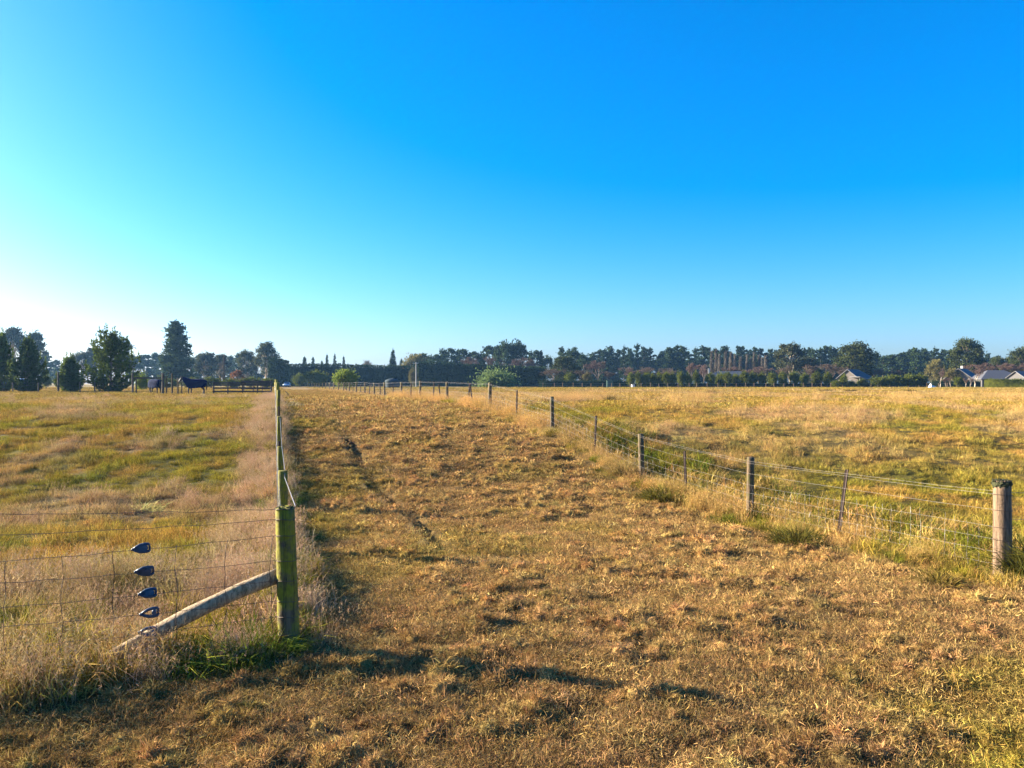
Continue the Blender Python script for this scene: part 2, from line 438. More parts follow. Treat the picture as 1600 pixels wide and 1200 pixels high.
# ------------------------------------------------------------------ grass prototypes
def blade_mesh(name, root, az, el, L, w, bend, tone, az2=None):
    """bent tapering blades, three triangles each"""
    n = len(root)
    az2 = az if az2 is None else az2
    d0 = np.stack([np.cos(az) * np.cos(el), np.sin(az) * np.cos(el), np.sin(el)], 1)
    e1 = el - bend
    d1 = np.stack([np.cos(az2) * np.cos(e1), np.sin(az2) * np.cos(e1), np.sin(e1)], 1)
    mid = root + d0 * (L * .52)[:, None]; tip = mid + d1 * (L * .48)[:, None]
    fa = rng.uniform(0, 2 * np.pi, n)
    s = np.stack([np.cos(fa), np.sin(fa), rng.uniform(-.4, .4, n)], 1)
    s -= d0 * (s * d0).sum(1)[:, None]; s /= np.linalg.norm(s, axis=1)[:, None] + 1e-9
    h = s * (w * .5)[:, None]
    v = np.stack([root - h, root + h, mid - h * .85, mid + h * .85, tip], 1).reshape(-1, 3)
    b = (np.arange(n) * 5)[:, None]
    f = np.concatenate([b + [[0, 1, 3]], b + [[0, 3, 2]], b + [[2, 3, 4]]], 0)
    return v, f, np.repeat(tone, 5)

def disc(n, r, p=.6):
    a = rng.uniform(0, 2 * np.pi, n); q = r * rng.uniform(0, 1, n) ** p
    return np.stack([q * np.cos(a), q * np.sin(a), np.zeros(n)], 1)

def proto(name, parts):
    v = []; f = []; t = []; o = 0
    for (a, b, c) in parts:
        v.append(a); f.append(b + o); t.append(c); o += len(a)
    m = mesh_tris(name, np.concatenate(v), np.concatenate(f), np.concatenate(t))
    m.materials.append(M['grass'])
    return bpy.data.objects.new(name, m)

U = rng.uniform
def p_thatch(i):
    n = 190
    r = disc(n, .19, .55); r[:, 2] = U(-.015, .022, n)
    el = np.abs(rng.normal(0, .55, n)) + .05
    az = U(0, 6.28, n)
    return proto('grass_thatch_%d' % i, [blade_mesh('', r, az, el, U(.018, .062, n), U(.0016, .0034, n), U(-.5, .9, n), U(0, 1, n), az + rng.normal(0, .7, n))])
def p_straw(i):
    n = 64
    r = disc(n, .18, .55); r[:, 2] = U(-.01, .03, n)
    el = np.abs(rng.normal(.1, .6, n)); az = U(0, 6.28, n)
    tone = np.where(U(0, 1, n) < .5, U(0, .25, n), U(.75, 1.25, n))  # dark and bright stalks, contrast pushed to imitate shadow flecks and highlights
    return proto('grass_straw_%d' % i, [blade_mesh('', r, az, el, U(.04, .10, n), U(.005, .010, n), U(-.6, .9, n), tone, az + rng.normal(0, .7, n))])
def p_clod(i):
    n = 240; R = U(.035, .058)
    a = U(0, 6.28, n); q = U(0, 1, n) ** .5
    rt = np.stack([np.cos(a) * q * R, np.sin(a) * q * R * U(.7, 1.2), np.sqrt(np.clip(1 - q * q, 0, 1)) * R * .85], 1)
    az = a + rng.normal(0, 1.0, n); el = rng.normal(.35, .5, n)
    b = blade_mesh('', rt, az, el, U(.015, .05, n), U(.0018, .0036, n), U(-.3, 1.0, n), U(0, 1, n))
    k = 10; an = np.arange(k) * 2 * np.pi / k
    ring = np.stack([np.cos(an) * R * .95, np.sin(an) * R * .95, np.full(k, -.02)], 1); mid = np.stack([np.cos(an) * R * .7, np.sin(an) * R * .7, np.full(k, R * .55)], 1)  # solid inner core added to stop light passing through the clump
    v = np.concatenate([ring, mid, [[0, 0, R * .78]]]); f = []
    for j in range(k): f += [[j, (j + 1) % k, k + (j + 1) % k], [j, k + (j + 1) % k, k + j], [k + j, k + (j + 1) % k, 2 * k]]
    return proto('grass_clod_%d' % i, [b, (v, np.array(f), np.full(len(v), .35))])
def p_sward(i):
    n = 100
    r = disc(n, .20, .55); r[:, 2] = -.02
    return proto('grass_sward_%d' % i, [blade_mesh('', r, U(0, 6.28, n), U(.6, 1.5, n), U(.06, .19, n), U(.003, .006, n), U(.1, 1.1, n), U(0, 1, n))])
def p_dry(i):
    n = 85
    r = disc(n, .20, .6); r[:, 2] = -.03
    az = U(0, 6.28, n); el = U(1.0, 1.55, n); L = U(.22, .50, n)
    a = blade_mesh('', r, az, el, L, U(.0018, .0035, n), U(.1, .7, n), U(0, 1, n))
    tip = a[0].reshape(-1, 5, 3)[:, 4]                           # loose seed heads
    k = np.repeat(np.arange(n)[L > .3], 6)
    rr = tip[k] - np.array([0, 0, 1]) * U(0, .09, len(k))[:, None]
    h = blade_mesh('', rr, U(0, 6.28, len(k)), U(.2, 1.3, len(k)), U(.02, .05, len(k)), U(.0025, .005, len(k)), U(-.3, .6, len(k)), U(.35, 1, len(k)))
    n2 = 45
    r2 = disc(n2, .22, .6); r2[:, 2] = -.02
    b = blade_mesh('', r2, U(0, 6.28, n2), U(.5, 1.3, n2), U(.08, .2, n2), U(.003, .006, n2), U(.2, 1.2, n2), U(0, .8, n2))
    return proto('grass_dry_%d' % i, [a, h, b])
def p_long(i):
    n = 120
    r = disc(n, .20, .6); r[:, 2] = -.03
    return proto('grass_long_%d' % i, [blade_mesh('', r, U(0, 6.28, n), U(.75, 1.5, n), U(.15, .42, n), U(.004, .008, n), U(.3, 1.7, n), U(0, 1, n))])
def p_far(i):
    n = 150
    r = disc(n, 1.0, .5); r[:, 2] = -.03
    return proto('grass_far_%d' % i, [blade_mesh('', r, U(0, 6.28, n), U(.3, 1.3, n), U(.07, .20, n), U(.012, .026, n), U(.1, 1.0, n), U(0, 1, n))])
def p_farshort(i):
    n = 150
    r = disc(n, .8, .5); r[:, 2] = -.01
    return proto('grass_farshort_%d' % i, [blade_mesh('', r, U(0, 6.28, n), U(.15, 1.1, n), U(.05, .13, n), U(.012, .026, n), U(.1, 1.0, n), U(0, 1, n))])

def make_collection(name, objs):
    c = bpy.data.collections.new(name)
    for o in objs: c.objects.link(o)
    return c
K = {}
K['thatch'] = make_collection('thatch', [p_thatch(i) for i in range(5)])
K['straw'] = make_collection('straw', [p_straw(i) for i in range(5)])
K['clod'] = make_collection('clod', [p_clod(i) for i in range(5)])
K['sward'] = make_collection('sward', [p_sward(i) for i in range(4)])
K['dry'] = make_collection('dry', [p_dry(i) for i in range(4)])
K['long'] = make_collection('long', [p_long(i) for i in range(4)])
K['far'] = make_collection('far', [p_far(i) for i in range(4)])
K['farshort'] = make_collection('farshort', [p_farshort(i) for i in range(4)])

def scatter_group(name, coll):
    g = bpy.data.node_groups.new(name, 'GeometryNodeTree')
    g.interface.new_socket('Geometry', in_out='INPUT', socket_type='NodeSocketGeometry')
    g.interface.new_socket('Geometry', in_out='OUTPUT', socket_type='NodeSocketGeometry')
    N, L = g.nodes, g.links
    gi = N.new('NodeGroupInput'); go = N.new('NodeGroupOutput')
    ci = N.new('GeometryNodeCollectionInfo'); ci.inputs['Collection'].default_value = coll
    ci.inputs['Separate Children'].default_value = True; ci.inputs['Reset Children'].default_value = True
    ip = N.new('GeometryNodeInstanceOnPoints'); ip.inputs['Pick Instance'].default_value = True
    def attr(nm, ty):
        a = N.new('GeometryNodeInputNamedAttribute'); a.data_type = ty; a.inputs['Name'].default_value = nm
        return next(s for s in a.outputs if s.enabled and s.name == 'Attribute')
    er = N.new('FunctionNodeEulerToRotation')
    L.new(attr('rot', 'FLOAT_VECTOR'), er.inputs[0]); L.new(er.outputs[0], ip.inputs['Rotation'])
    L.new(attr('scl', 'FLOAT_VECTOR'), ip.inputs['Scale']); L.new(attr('pick', 'INT'), ip.inputs['Instance Index'])
    L.new(gi.outputs[0], ip.inputs['Points']); L.new(ci.outputs[0], ip.inputs['Instance']); L.new(ip.outputs[0], go.inputs[0])
    return g

def scatter(name, coll, pts, scl, tint, label, tilt=.12):
    tall = 'long' in name or 'dry' in name or 'sward' in name
    if tall:
        for (px_, py_) in (SL, SR):
            near_ = np.exp(-(((pts[:, 0] - px_ * .97) / .30) ** 2 + ((pts[:, 1] - py_ + .35) / .45) ** 2))
            scl = scl * (1 - .72 * near_)[:, None]
    n = len(pts)
    m = bpy.data.meshes.new(name); m.vertices.add(n); m.vertices.foreach_set('co', pts.astype(np.float32).ravel())
    rot = np.stack([rng.normal(0, tilt, n), rng.normal(0, tilt, n), U(0, 6.28, n)], 1)
    for nm, ty, key, d in (('rot', 'FLOAT_VECTOR', 'vector', rot), ('scl', 'FLOAT_VECTOR', 'vector', scl), ('tint', 'FLOAT_VECTOR', 'vector', tint)):
        a = m.attributes.new(nm, ty, 'POINT'); a.data.foreach_set(key, d.astype(np.float32).ravel())
    a = m.attributes.new('pick', 'INT', 'POINT'); a.data.foreach_set('value', rng.integers(0, len(coll.objects), n).astype(np.int32))
    m.materials.append(M['grass'])
    o = link(name, m, None)
    md = o.modifiers.new('scatter', 'NODES'); md.node_group = scatter_group(name + '_scatter', coll)
    tag(o, label, 'grass', kind='stuff')
    return o

def sample(y0, y1, dens, half=.74, pad=1.6, xlo=None, xhi=None):
    """random points on the ground between two depths, inside the view wedge"""
    ymid = (y0 + y1) / 2
    wmax = half * y1 + pad
    n = int(dens * (y1 - y0) * 2 * wmax)
    x = U(-wmax, wmax, n); y = U(y0, y1, n)
    k = np.abs(x) < half * y + pad
    return x[k], y[k]

def bands(y0, y1, d0, d1, step=1.25):
    """depth bands with density falling with distance"""
    X = []; Y = []; y = y0
    while y < y1:
        e = min(y * step, y1); t = (math.log((y + e) / 2) - math.log(y0)) / (math.log(y1) - math.log(y0))
        x_, y_ = sample(y, e, d0 * (d1 / d0) ** t); X.append(x_); Y.append(y_); y = e
    return np.concatenate(X), np.concatenate(Y)

def jit(t, a=.16):
    return np.clip(t * np.exp(rng.normal(0, a, (len(t), 1))) * (1 + rng.normal(0, .05, t.shape)), .005, .8)

def s3(s, h=1.0): return np.stack([s, s, s * h], 1)

# mown lane: short lying thatch near, coarser tufts far
x, y = bands(4.2, 34, 105, 30)
_i, _fx, _w = rut(x, y)
k = U(0, 1, len(x)) < mown(x, y) * (1 - .95 * _i * (np.abs(x - _fx) < 1.5 * _w + .10))
x, y = x[k], y[k]
s = U(.75, 1.25, len(x)) * (1 + y * .012)
scatter('mown_grass', K['thatch'], np.stack([x, y, gz(x, y)], 1), s3(s, U(.8, 1.3, len(x))), jit(zone_tint(x, y), .34), 'dry mown grass lying as thatch on the lane')
x, y = bands(5.0, 55, 20, 14)
_i, _fx, _w = rut(x, y)
k = U(0, 1, len(x)) < mown(x, y) * (1 - .95 * _i * (np.abs(x - _fx) < 1.5 * _w + .10))
x, y = x[k], y[k]
s = U(.6, 1.1, len(x)) * (.55 + y * .045)
scatter('cut_straw', K['straw'], np.stack([x, y, gz(x, y)], 1), s3(s, U(.7, 1.2, len(x))), jit(zone_tint(x, y), .25), 'coarse cut straw lying on the mown lane', .15)
x, y = bands(4.2, 45, 62, 20)
cm = fbm(x * 1.7, y * 2.1, 3, 301, .6)
_i, _fx, _w = rut(x, y)
k = (mown(x, y) > .5) & (U(0, 1, len(x)) > 1.3 * _i * (np.abs(x - _fx) < 2.0 * _w + .12)) & (U(0, 1, len(x)) < .25 + .75 * sstep(.42, .58, cm))
x, y, cm = x[k], y[k], cm[k]
s = U(.45, 1.15, len(x)) * (.7 + .7 * sstep(.4, .7, cm)) * (1 + y * .028)
scatter('mown_grass_clumps', K['clod'], np.stack([x, y, gz(x, y) - .01], 1), np.stack([s * U(.8, 1.6, len(x)), s, s * U(.75, 1.4, len(x))], 1), jit(zone_tint(x, y), .16), 'small raked clumps of cut dry grass scattered over the lane', .2)
x, y = bands(4.2, 30, 9, 3)
cl = fbm(x * 1.1, y * .9, 3, 111)
fr = np.clip((x - 1.5) / 5, 0, 1) * (1 - sstep(6.2, 7.6, y))
k = (mown(x, y) > .6) & (U(0, 1, len(x)) < sstep(.52, .62, cl) * .55 + fr * .9)
x, y = x[k], y[k]
t = zone_tint(x, y); t = mixc(t, mixc(YGREEN[None] * np.ones((len(x), 1)), STRAW[None], U(0, 1, len(x))), U(.1, .7, len(x)))
scatter('lane_grass_tufts', K['sward'], np.stack([x, y, gz(x, y)], 1), s3(U(.35, .8, len(x)), 1.0), jit(t), 'short green and yellow grass tufts left standing in the mown lane')
x, y = bands(30, 130, 7, 2.2)
k = mown(x, y) > .5
x, y = x[k], y[k]
scatter('far_lane_grass', K['farshort'], np.stack([x, y, gz(x, y)], 1), s3(U(.7, 1.2, len(x)), 1), jit(zone_tint(x, y), .18), 'short dry grass on the far half of the lane', .05)

def unmown_scatter(side):
    nm = 'paddock' if side < 0 else 'field'
    def pick(x, y):
        s_ = np.where(y < 6.5, np.where(x > 2, 1, -1), np.where(x > (xl(y) + xr(y)) / 2, 1, -1))
        return (s_ == side) & (U(0, 1, len(x)) > mown(x, y))
    where = 'left paddock' if side < 0 else 'right field'
    # short sward
    x, y = bands(5.0, 42, 46, 24)
    k = pick(x, y); x, y = x[k], y[k]
    s = U(.6, 1.2, len(x)) * (1 + y * .010) * (.52 + 1.15 * sstep(.30, .75, fbm(x * 2.2, y * 2.2, 3, 201, .6)))
    s = s * (1 - (.35 if side > 0 else .22) * sstep(10, 18, y))
    scatter(nm + '_sward', K['sward'], np.stack([x, y, gz(x, y)], 1), s3(s, 1.0), jit(zone_tint(x, y), .2), 'short olive and gold pasture grass in the ' + where)
    # tall dry grass
    x, y = bands(5.0, 60, 30, 12)
    k = pick(x, y); x, y = x[k], y[k]
    if side < 0:
        strip = sstep(1.35, .4, xl(y) - x + (fbm(x * 1.1, y * .9, 3, 111) - .5) * 1.1)
        near = (1 - sstep(8.0, 11.0, y)) * .45
        pat = sstep(.54, .70, fbm(x * .5 + 9, y * .3, 3, 141)) * .10
        pr = np.maximum(np.maximum(strip, near), pat)
    else:
        dv = np.abs(x - xr(y) - .05)
        pr = np.maximum(sstep(.9, .3, dv) * (.35 + .65 * sstep(.4, .55, fbm(x * 1.1, y * 1.1, 2, 261))), sstep(.46, .64, fbm(x * .3 + 3, y * .16, 3, 151)) * .10 * sstep(16, 30, y))
    k = U(0, 1, len(x)) < pr; x, y, pr = x[k], y[k], pr[k]
    t = jit(mixc(zone_tint(x, y), PINK[None] if side < 0 else STRAW[None], U(.3, .95, len(x))), .14)
    s = U(.55, 1.05, len(x)) * (.6 + .7 * fbm(x * .7, y * .7, 2, 211))
    scatter(nm + '_dry_grass', K['dry'], np.stack([x, y, gz(x, y)], 1), s3(s * (1.0 if side < 0 else np.where(x < xr(y) + .05, .68 + .4 * sstep(12, 16, y), 1.2) + .25 * sstep(22, 34, y)), 1.0), t, 'tall dry seeding grass in the ' + where, .16)
    # long green grass at the fence feet
    x, y = bands(5.0, 40, 30, 10)
    k = pick(x, y); x, y = x[k], y[k]
    if side < 0:
        pr = (1 - sstep(.5, 1.5, np.abs(y - front_l(x) - .35))) * (x < SL[0] + .5) * (.35 + .65 * sstep(.45, .6, fbm(x * 1.4, y * 1.4, 2, 221)))
        pr = np.maximum(pr, sstep(.6, .2, np.abs(x - xl(y) + .12)) * (y > 6.8) * .95)
    else:
        pr = sstep(2.2, .7, np.abs(x - xr(y) - .8)) * (1 - sstep(20, 34, y)) * (.45 + .55 * sstep(.42, .58, fbm(x * .9, y * .9, 2, 231)))
        pr = np.maximum(pr, (x > SR[0] - .3) * sstep(1.6, .4, np.abs(y - front_r(x) - .3)))
    k = U(0, 1, len(x)) < pr; x, y = x[k], y[k]
    t = mixc((YGREEN if side < 0 else YGREEN * .8)[None] * np.ones((len(x), 1)), GREEN[None] * .9, U(.2, 1, len(x)) * sstep(.3, .55, fbm(x * 1.2, y * 1.2, 2, 241)))
    t = mixc(t, STRAW[None] * .9, (U(0, 1, len(x)) < (.5 if side < 0 else .35)) * .85)
    scatter(nm + '_long_grass', K['long'], np.stack([x, y, gz(x, y)], 1), s3(U(.65, 1.25, len(x)) * (1.0 if side < 0 else np.where(x < xr(y) + .1, .5 + .3 * sstep(12.5, 15, y), 1.35)), 1.0), jit(t, .25), 'long green and yellow grass at the fence feet beside the ' + where, .18)
    # clumps farther out
    x, y = bands(38, 130, 3.2, 1.1)
    k = pick(x, y); x, y = x[k], y[k]
    k = U(0, 1, len(x)) < sstep(.40, .60, fbm(x * .45, y * .3, 3, 251, .6)); x, y = x[k], y[k]
    s = U(1.1, 2.3, len(x))
    scatter(nm + '_clumps', K['sward'], np.stack([x, y, gz(x, y)], 1), s3(s, U(.4, .7, len(x))), jit(zone_tint(x, y), .28), 'rough grass clumps farther out in the ' + where, .1)
    # far pasture
    x, y = bands(34, 190, 6.5, .9)
    k = pick(x, y); x, y = x[k], y[k]
    s = U(.7, 1.2, len(x)) * (1 + y * .004)
    scatter('far_' + nm + '_grass', K['far'], np.stack([x, y, gz(x, y)], 1), s3(s, U(.5, 1.0, len(x))), jit(zone_tint(x, y), .16), 'golden pasture grass of the far ' + where, .05)
unmown_scatter(-1)
unmown_scatter(1)
# ------------------------------------------------------------------ fences
def round_post(h, r, sink=.25, n=14, taper=.94, lean=(0, 0), seed=0, rings=9, flat=0.0):
    """weathered round post, base at the origin, sunk below it"""
    rn = random.Random(seed); vs = []; fs = []
    ph = [rn.uniform(0, 6.28) for _ in range(4)]
    zs = [-sink] + [h * i / (rings - 1) for i in range(rings)] + [h + r * .07]
    for j, z in enumerate(zs):
        t = max(0, z) / h
        rr = r * (1 + (taper - 1) * t) * (1.0 if j < len(zs) - 1 else .86)
        for k in range(n):
            a = 6.2832 * k / n
            q = rr * (1 + .035 * math.sin(2 * a + ph[0] + t) + .025 * math.sin(3 * a + ph[1] - 2 * t) + .018 * math.sin(5 * a + ph[2] + 3 * t) + rn.uniform(-.012, .012))
            vs.append((q * math.cos(a) + lean[0] * z, q * math.sin(a) + lean[1] * z, z + (rn.uniform(-.01, .01) * r / .09 if j >= len(zs) - 2 else 0)))
    for j in range(len(zs) - 1):
        for k in range(n):
            fs.append((j * n + k, j * n + (k + 1) % n, (j + 1) * n + (k + 1) % n, (j + 1) * n + k))
    fs.append(tuple((len(zs) - 1) * n + k for k in range(n)))
    return MB().add(vs, fs)

def half_post(h, r, seed=0, lean=(0, 0)):
    return round_post(h, r, n=10, rings=5, seed=seed, lean=lean)

def stake(h, w, lean=(0, 0)):
    """Y-section steel stake"""
    mb = MB()
    for a in (0.5, 0.5 + 2.094, 0.5 + 4.189):
        c, s = math.cos(a), math.sin(a)
        p = []
        for z in (-.2, h):
            for (u, t) in ((0, -.004), (w, -.004), (w, .004), (0, .004)):
                p.append((u * c - t * s + lean[0] * z, u * s + t * c + lean[1] * z, z))
        mb.add(p, [(0, 1, 2, 3), (7, 6, 5, 4), (0, 4, 5, 1), (1, 5, 6, 2), (2, 6, 7, 3), (3, 7, 4, 0)])
    return mb

def part(name, mb, mat, parent, loc=None, sm=False):
    me = mb.mesh(name) if isinstance(mb, MB) else mb
    o = link(name, me, mat, parent, sm)
    if loc is not None: o.location = Vector(loc) - parent.location
    return o

def wire_pts(a, b, n=6, sag=.02, jitter=.004):
    a = Vector(a); b = Vector(b); out = []
    for i in range(n + 1):
        t = i / n
        p = a.lerp(b, t); p.z -= sag * 4 * t * (1 - t)
        if 0 < i < n: p.z += random.uniform(-jitter, jitter)
        out.append(p)
    return out

# --- front fence, running left out of the picture from the mossy strainer post
sl = Vector((SL[0], SL[1], gz1(*SL)))
ff = thing('wire_fence', 'netting fence with blue wire tensioners, mossy corner post and diagonal log, front left', 'fence', sl)
part('strainer_post', round_post(1.25, .092, .4, 20, .90, (-.035, .0), 3, 12), M['mossy_post'], ff, sl, True)
pc = MB()
for i in range(26):
    a = U(0, 6.28); q = .085 * math.sqrt(U(0, 1)); pc.tube([(q * math.cos(a) - .045, q * math.sin(a), 1.245), (q * math.cos(a) - .045, q * math.sin(a), 1.26 + U(0, .008))], [U(.008, .02), U(.003, .008)], 5)
part('lichen_cap', pc, M['lichen'], ff, sl)
e_top = Vector((-2.06, 6.92, .68)); e_bot = Vector((-3.62, 6.20, .03))
lg = MB(); pts = [e_top.lerp(e_bot, t) + Vector((0, 0, .03 * math.sin(t * 5))) for t in np.linspace(0, 1, 10)]
lg.tube([p - sl for p in pts], [.066, .065, .064, .063, .064, .060, .058, .056, .052, .048], 14, True, .16)
part('diagonal_brace', lg, M['log'], ff, sl, True)
fdir = Vector((-1, -.45, 0)).normalized()
def front_pt(px, h):
    """point on the front fence plane seen at photo column px, h above the local ground"""
    u = (px - 800) / FPX
    # (x,y) on the line y = SL1 + .45 (x - SL0), x = u y
    yy = (SL[1] - .45 * SL[0]) / (1 - .45 * u)
    return Vector((u * yy, yy, CZ + float(prof(yy)) + h))
def front_row(px, py):
    u = (px - 800) / FPX
    yy = (SL[1] - .45 * SL[0]) / (1 - .45 * u)
    return Vector((u * yy, yy, CZ - (py - HZ) / FPX * yy))
rows = [(795, 803), (811, 836), (836, 878), (875, 911), (906, 950), (938, 980), (962, 1015), (990, 1046)]
fw = []
for (r1, r0) in rows:
    a = front_row(440, r1); b = front_row(0, r0); c = b + (b - a) * 1.2
    n = 14
    pts = wire_pts(a, b, n, .012, .006) + wire_pts(b, c, 4, .02)[1:]
    fw.append((a, b))
    part('wire', MB().tube([p - sl for p in pts], .0024, 5), M['rusty_wire'], ff, sl)
    rg = MB(); hz_ = a.z - sl.z
    rr = .094 * (1 - .1 * hz_ / 1.3) + .002
    rg.tube([(rr * math.cos(t) - .035 * hz_, rr * math.sin(t), hz_ + .004 * math.sin(3 * t)) for t in np.linspace(0, 6.2832, 22)], .0032, 5, False)
    part('wire_wrap', rg, M['rusty_wire'], ff, sl)
def on_wire(k, px):
    (r1, r0) = rows[k]
    t = (440 - px) / 440.0
    return front_row(px, r1 + (r0 - r1) * t)
for px in (8, 95, 177, 275, 352, 424, -75, -160):
    pts = []
    ks = range(2, 8) if px % 3 else range(2, 7)
    for k in ks:
        pts.append(on_wire(k, px + random.uniform(-4, 4)))
    full = []
    for a, b in zip(pts[:-1], pts[1:]):
        full += [a, a.lerp(b, .5) + Vector((random.uniform(-.012, .012), 0, 0))]
    full.append(pts[-1])
    part('netting_stay', MB().tube([p - sl for p in full], .0030, 5, True, .6), M['rusty_wire'], ff, sl)
def tensioner(mode):
    """ratchet wire tensioner: neck, spread yoke, winding drum; wire runs along x"""
    mb = MB()
    mb.tube([(-.082, 0, 0), (-.060, 0, 0)], [.011, .015], 10)
    for s_ in (-1, 1):
        mb.tube([(-.064, 0, s_ * .004), (-.040, 0, s_ * .017), (-.012, 0, s_ * .030), (.025, 0, s_ * .034), (.058, 0, s_ * .032), (.070, 0, s_ * .018)],
                [.012, .013, .014, .014, .013, .010], 8)
    mb.tube([(.062, 0, -.03), (.068, 0, 0), (.062, 0, .03)], .011, 8)
    return mb
def drum(mode):
    mb = MB()
    if mode == 0:
        mb.tube([(.03, -.03, 0), (.03, .03, 0)], .026, 12)
        mb.box((-.01, -.012, 0), (.085, .012, .05)); mb.box((-.04, -.012, 0), (.04, .012, .032))
    elif mode == 1:
        mb.tube([(.035, -.03, 0), (.035, .03, 0)], .02, 12)
    else:
        mb.tube([(.045, -.025, 0), (.045, .025, 0)], .014, 10)
    return mb
for k, (px, mode) in zip(range(2, 8), ((221, 0), (226, 0), (231, 0), (234, 1), (231, 2), (237, 2))):
    p = on_wire(k, px)
    o = part('wire_tensioner', tensioner(mode), M['sky_tint_steel'], ff, p, True)
    o.rotation_euler = (random.uniform(-.4, .4), random.uniform(-.08, .08), math.atan2(.45, 1))
    o.scale = [random.uniform(.9, 1.02)] * 3
    o['label'] = 'steel ratchet tensioner tinted sky blue on the ' + ('third', 'fourth', 'fifth', 'sixth', 'seventh', 'lowest')[k - 2] + ' wire'
    dr = link('ratchet_drum', drum(mode).mesh('ratchet_drum'), M['sky_tint_steel'], o)

def lane_fence(name, label, xf, ds, stakes, strainer, heights, side, far_wire, post_mat, wr=.0010):
    x0, y0 = xf(ds[0]), ds[0]
    base = Vector((x0, y0, gz1(x0, y0) if not strainer else CZ - 2.53))
    F = thing(name, label, 'fence', base)
    tops = []
    for i, d in enumerate(ds):
        x_ = xf(d); z_ = gz1(x_, d) if not (i == 0 and strainer) else CZ - 2.53
        tops.append(Vector((x_, d, z_)))
        if i == 0:
            if strainer:
                part('strainer_post', round_post(1.27, .108, .4, 20, .95, (.0, .0), 5, 12), M['tan_post'], F, (x_, d, z_), True)
            continue
        hgt = 1.20 + random.uniform(-.07, .06)
        o = part('post', half_post(hgt, random.uniform(.066, .076) if d < 30 else .082, i, (random.uniform(-.03, .03), random.uniform(-.03, .03))), post_mat, F, (x_, d, z_ - .04), True)
    for (d, ln, hh) in stakes:
        x_ = xf(d); z_ = gz1(x_, d)
        part('stake', stake(hh, .034 + (.010 if d > 30 else 0), (ln, 0)), M['rust_stake'], F, (x_, d, z_ - .03))
    for hgt in heights:
        pts = []
        for a, b in zip(tops[:-1], tops[1:]):
            n = 6 if a.y < 40 else 2
            seg = wire_pts(a + Vector((side, 0, hgt)), b + Vector((side, 0, hgt)), n, .015, .008 if a.y < 40 else .004)
            pts += seg if not pts else seg[1:]
            if b.y > far_wire: break
        part('wire', MB().tube([p - base for p in pts], [wr * (1 + .02 * p.y) for p in pts], 5), M['wire'], F, base)
    return F, base, tops

# --- right lane fence
PX = [1555, 1172, 1003, 863, 765, 699, 656, 627, 601, 585, 570, 557, 546, 537, 529, 521.5, 515, 509, 504, 499, 495, 491, 487.5, 484, 481]
dR = [11208.0 / (p - 428) for p in PX]
dR[0] = SR[1]
stk = [(11208.0 / (p - 428), l, h) for p, l, h in ((1310, .13, 1.13), (1072, -.03, 1.08), (929, .04, 1.12), (807, .02, 1.10), (731, .08, 1.12), (677, .03, 1.15), (642, .01, 1.12), (614, .03, .95), (594, 0, 1.0), (577.5, 0, 1.0), (563.5, 0, 1.0), (551.5, 0, 1.0), (541.5, 0, 1.0))]
stk.append((11208.0 / (739 - 428), -.13, 1.0)); stk.append((11208.0 / (689 - 428), -.13, 1.0))
RF, rb, rt = lane_fence('wire_fence', 'post and netting fence along the right side of the mown lane', xr, dR, stk, True, (.20, .36, .52, .68, .90, 1.10, 1.14), -.075, 130, M['grey_post'])
RF['group'] = 'farm fences'
cap = MB(); vs = []; fs = []; n_ = 24
for j, (rr_, zz_) in enumerate(((.107, 1.20), (.113, 1.23), (.112, 1.258), (.085, 1.278), (.04, 1.287), (.004, 1.290))):
    for k in range(n_):
        q = rr_ * (1 + (.10 if j < 4 else .05) * random.uniform(-1, 1)); an = 6.2832 * k / n_
        vs.append((q * math.cos(an), q * math.sin(an), zz_ + random.uniform(-.009, .009) * (3.2 if j == 0 else 1)))
for j in range(5):
    for k in range(n_): fs.append((j * n_ + k, j * n_ + (k + 1) % n_, (j + 1) * n_ + (k + 1) % n_, (j + 1) * n_ + k))
cap.add(vs, fs)
for i in range(120):                                   # ragged fronds of moss and lichen
    a = U(0, 6.28); q = .112 * U(.2, 1) ** .5; hh = 1.27 + U(.004, .03)
    cap.tube([(q * math.cos(a), q * math.sin(a), 1.255), (q * math.cos(a) * 1.06 + U(-.014, .014), q * math.sin(a) * 1.06 + U(-.014, .014), hh)], [U(.004, .009), U(.001, .003)], 4, True, .6)
part('lichen_cap', cap, M['lichen'], RF, rb)
for hgt in (.20, .36, .52, .68, .90, 1.10):
    rg = MB().tube([(.112 * math.cos(t), .112 * math.sin(t), hgt + .006 * math.sin(2 * t)) for t in np.linspace(0, 6.2832, 22)], .003, 5, False)
    part('wire_wrap', rg, M['rusty_wire'], RF, rb)
for hgt in (.42, .78, 1.12):                          # wires running on to the right behind the strainer
    a = rb + Vector((.1, 0, hgt)); b = Vector((14, front_r(14), gz1(14, front_r(14)) + hgt))
    part('side_wire', MB().tube([p - rb for p in wire_pts(a, b, 8, .03)], .003, 5), M['wire'], RF, rb)
st = MB()
def stays(mb, xf, base, d0, d1, step, hts, side, rad):
    d = d0
    while d < d1:
        x_ = xf(d) + side; z_ = gz1(x_, d)
        pts = [Vector((x_ + random.uniform(-.012, .012), d + random.uniform(-.02, .02), z_ + h)) - base for h in hts]
        full = []
        for a, b in zip(pts[:-1], pts[1:]): full += [a, a.lerp(b, .5) + Vector((random.uniform(-.012, .012), random.uniform(-.012, .012), 0))]
        mb.tube(full + [pts[-1]], rad * (1 + .02 * d), 4, False, .5)
        d += step * random.uniform(.8, 1.2)
stays(st, xr, rb, 10.1, 14.2, .17, (.06, .20, .36, .52, .68), -.075, .0015)
stays(st, xr, rb, 14.2, 60, .33, (.06, .20, .36, .52, .68), -.075, .0012)
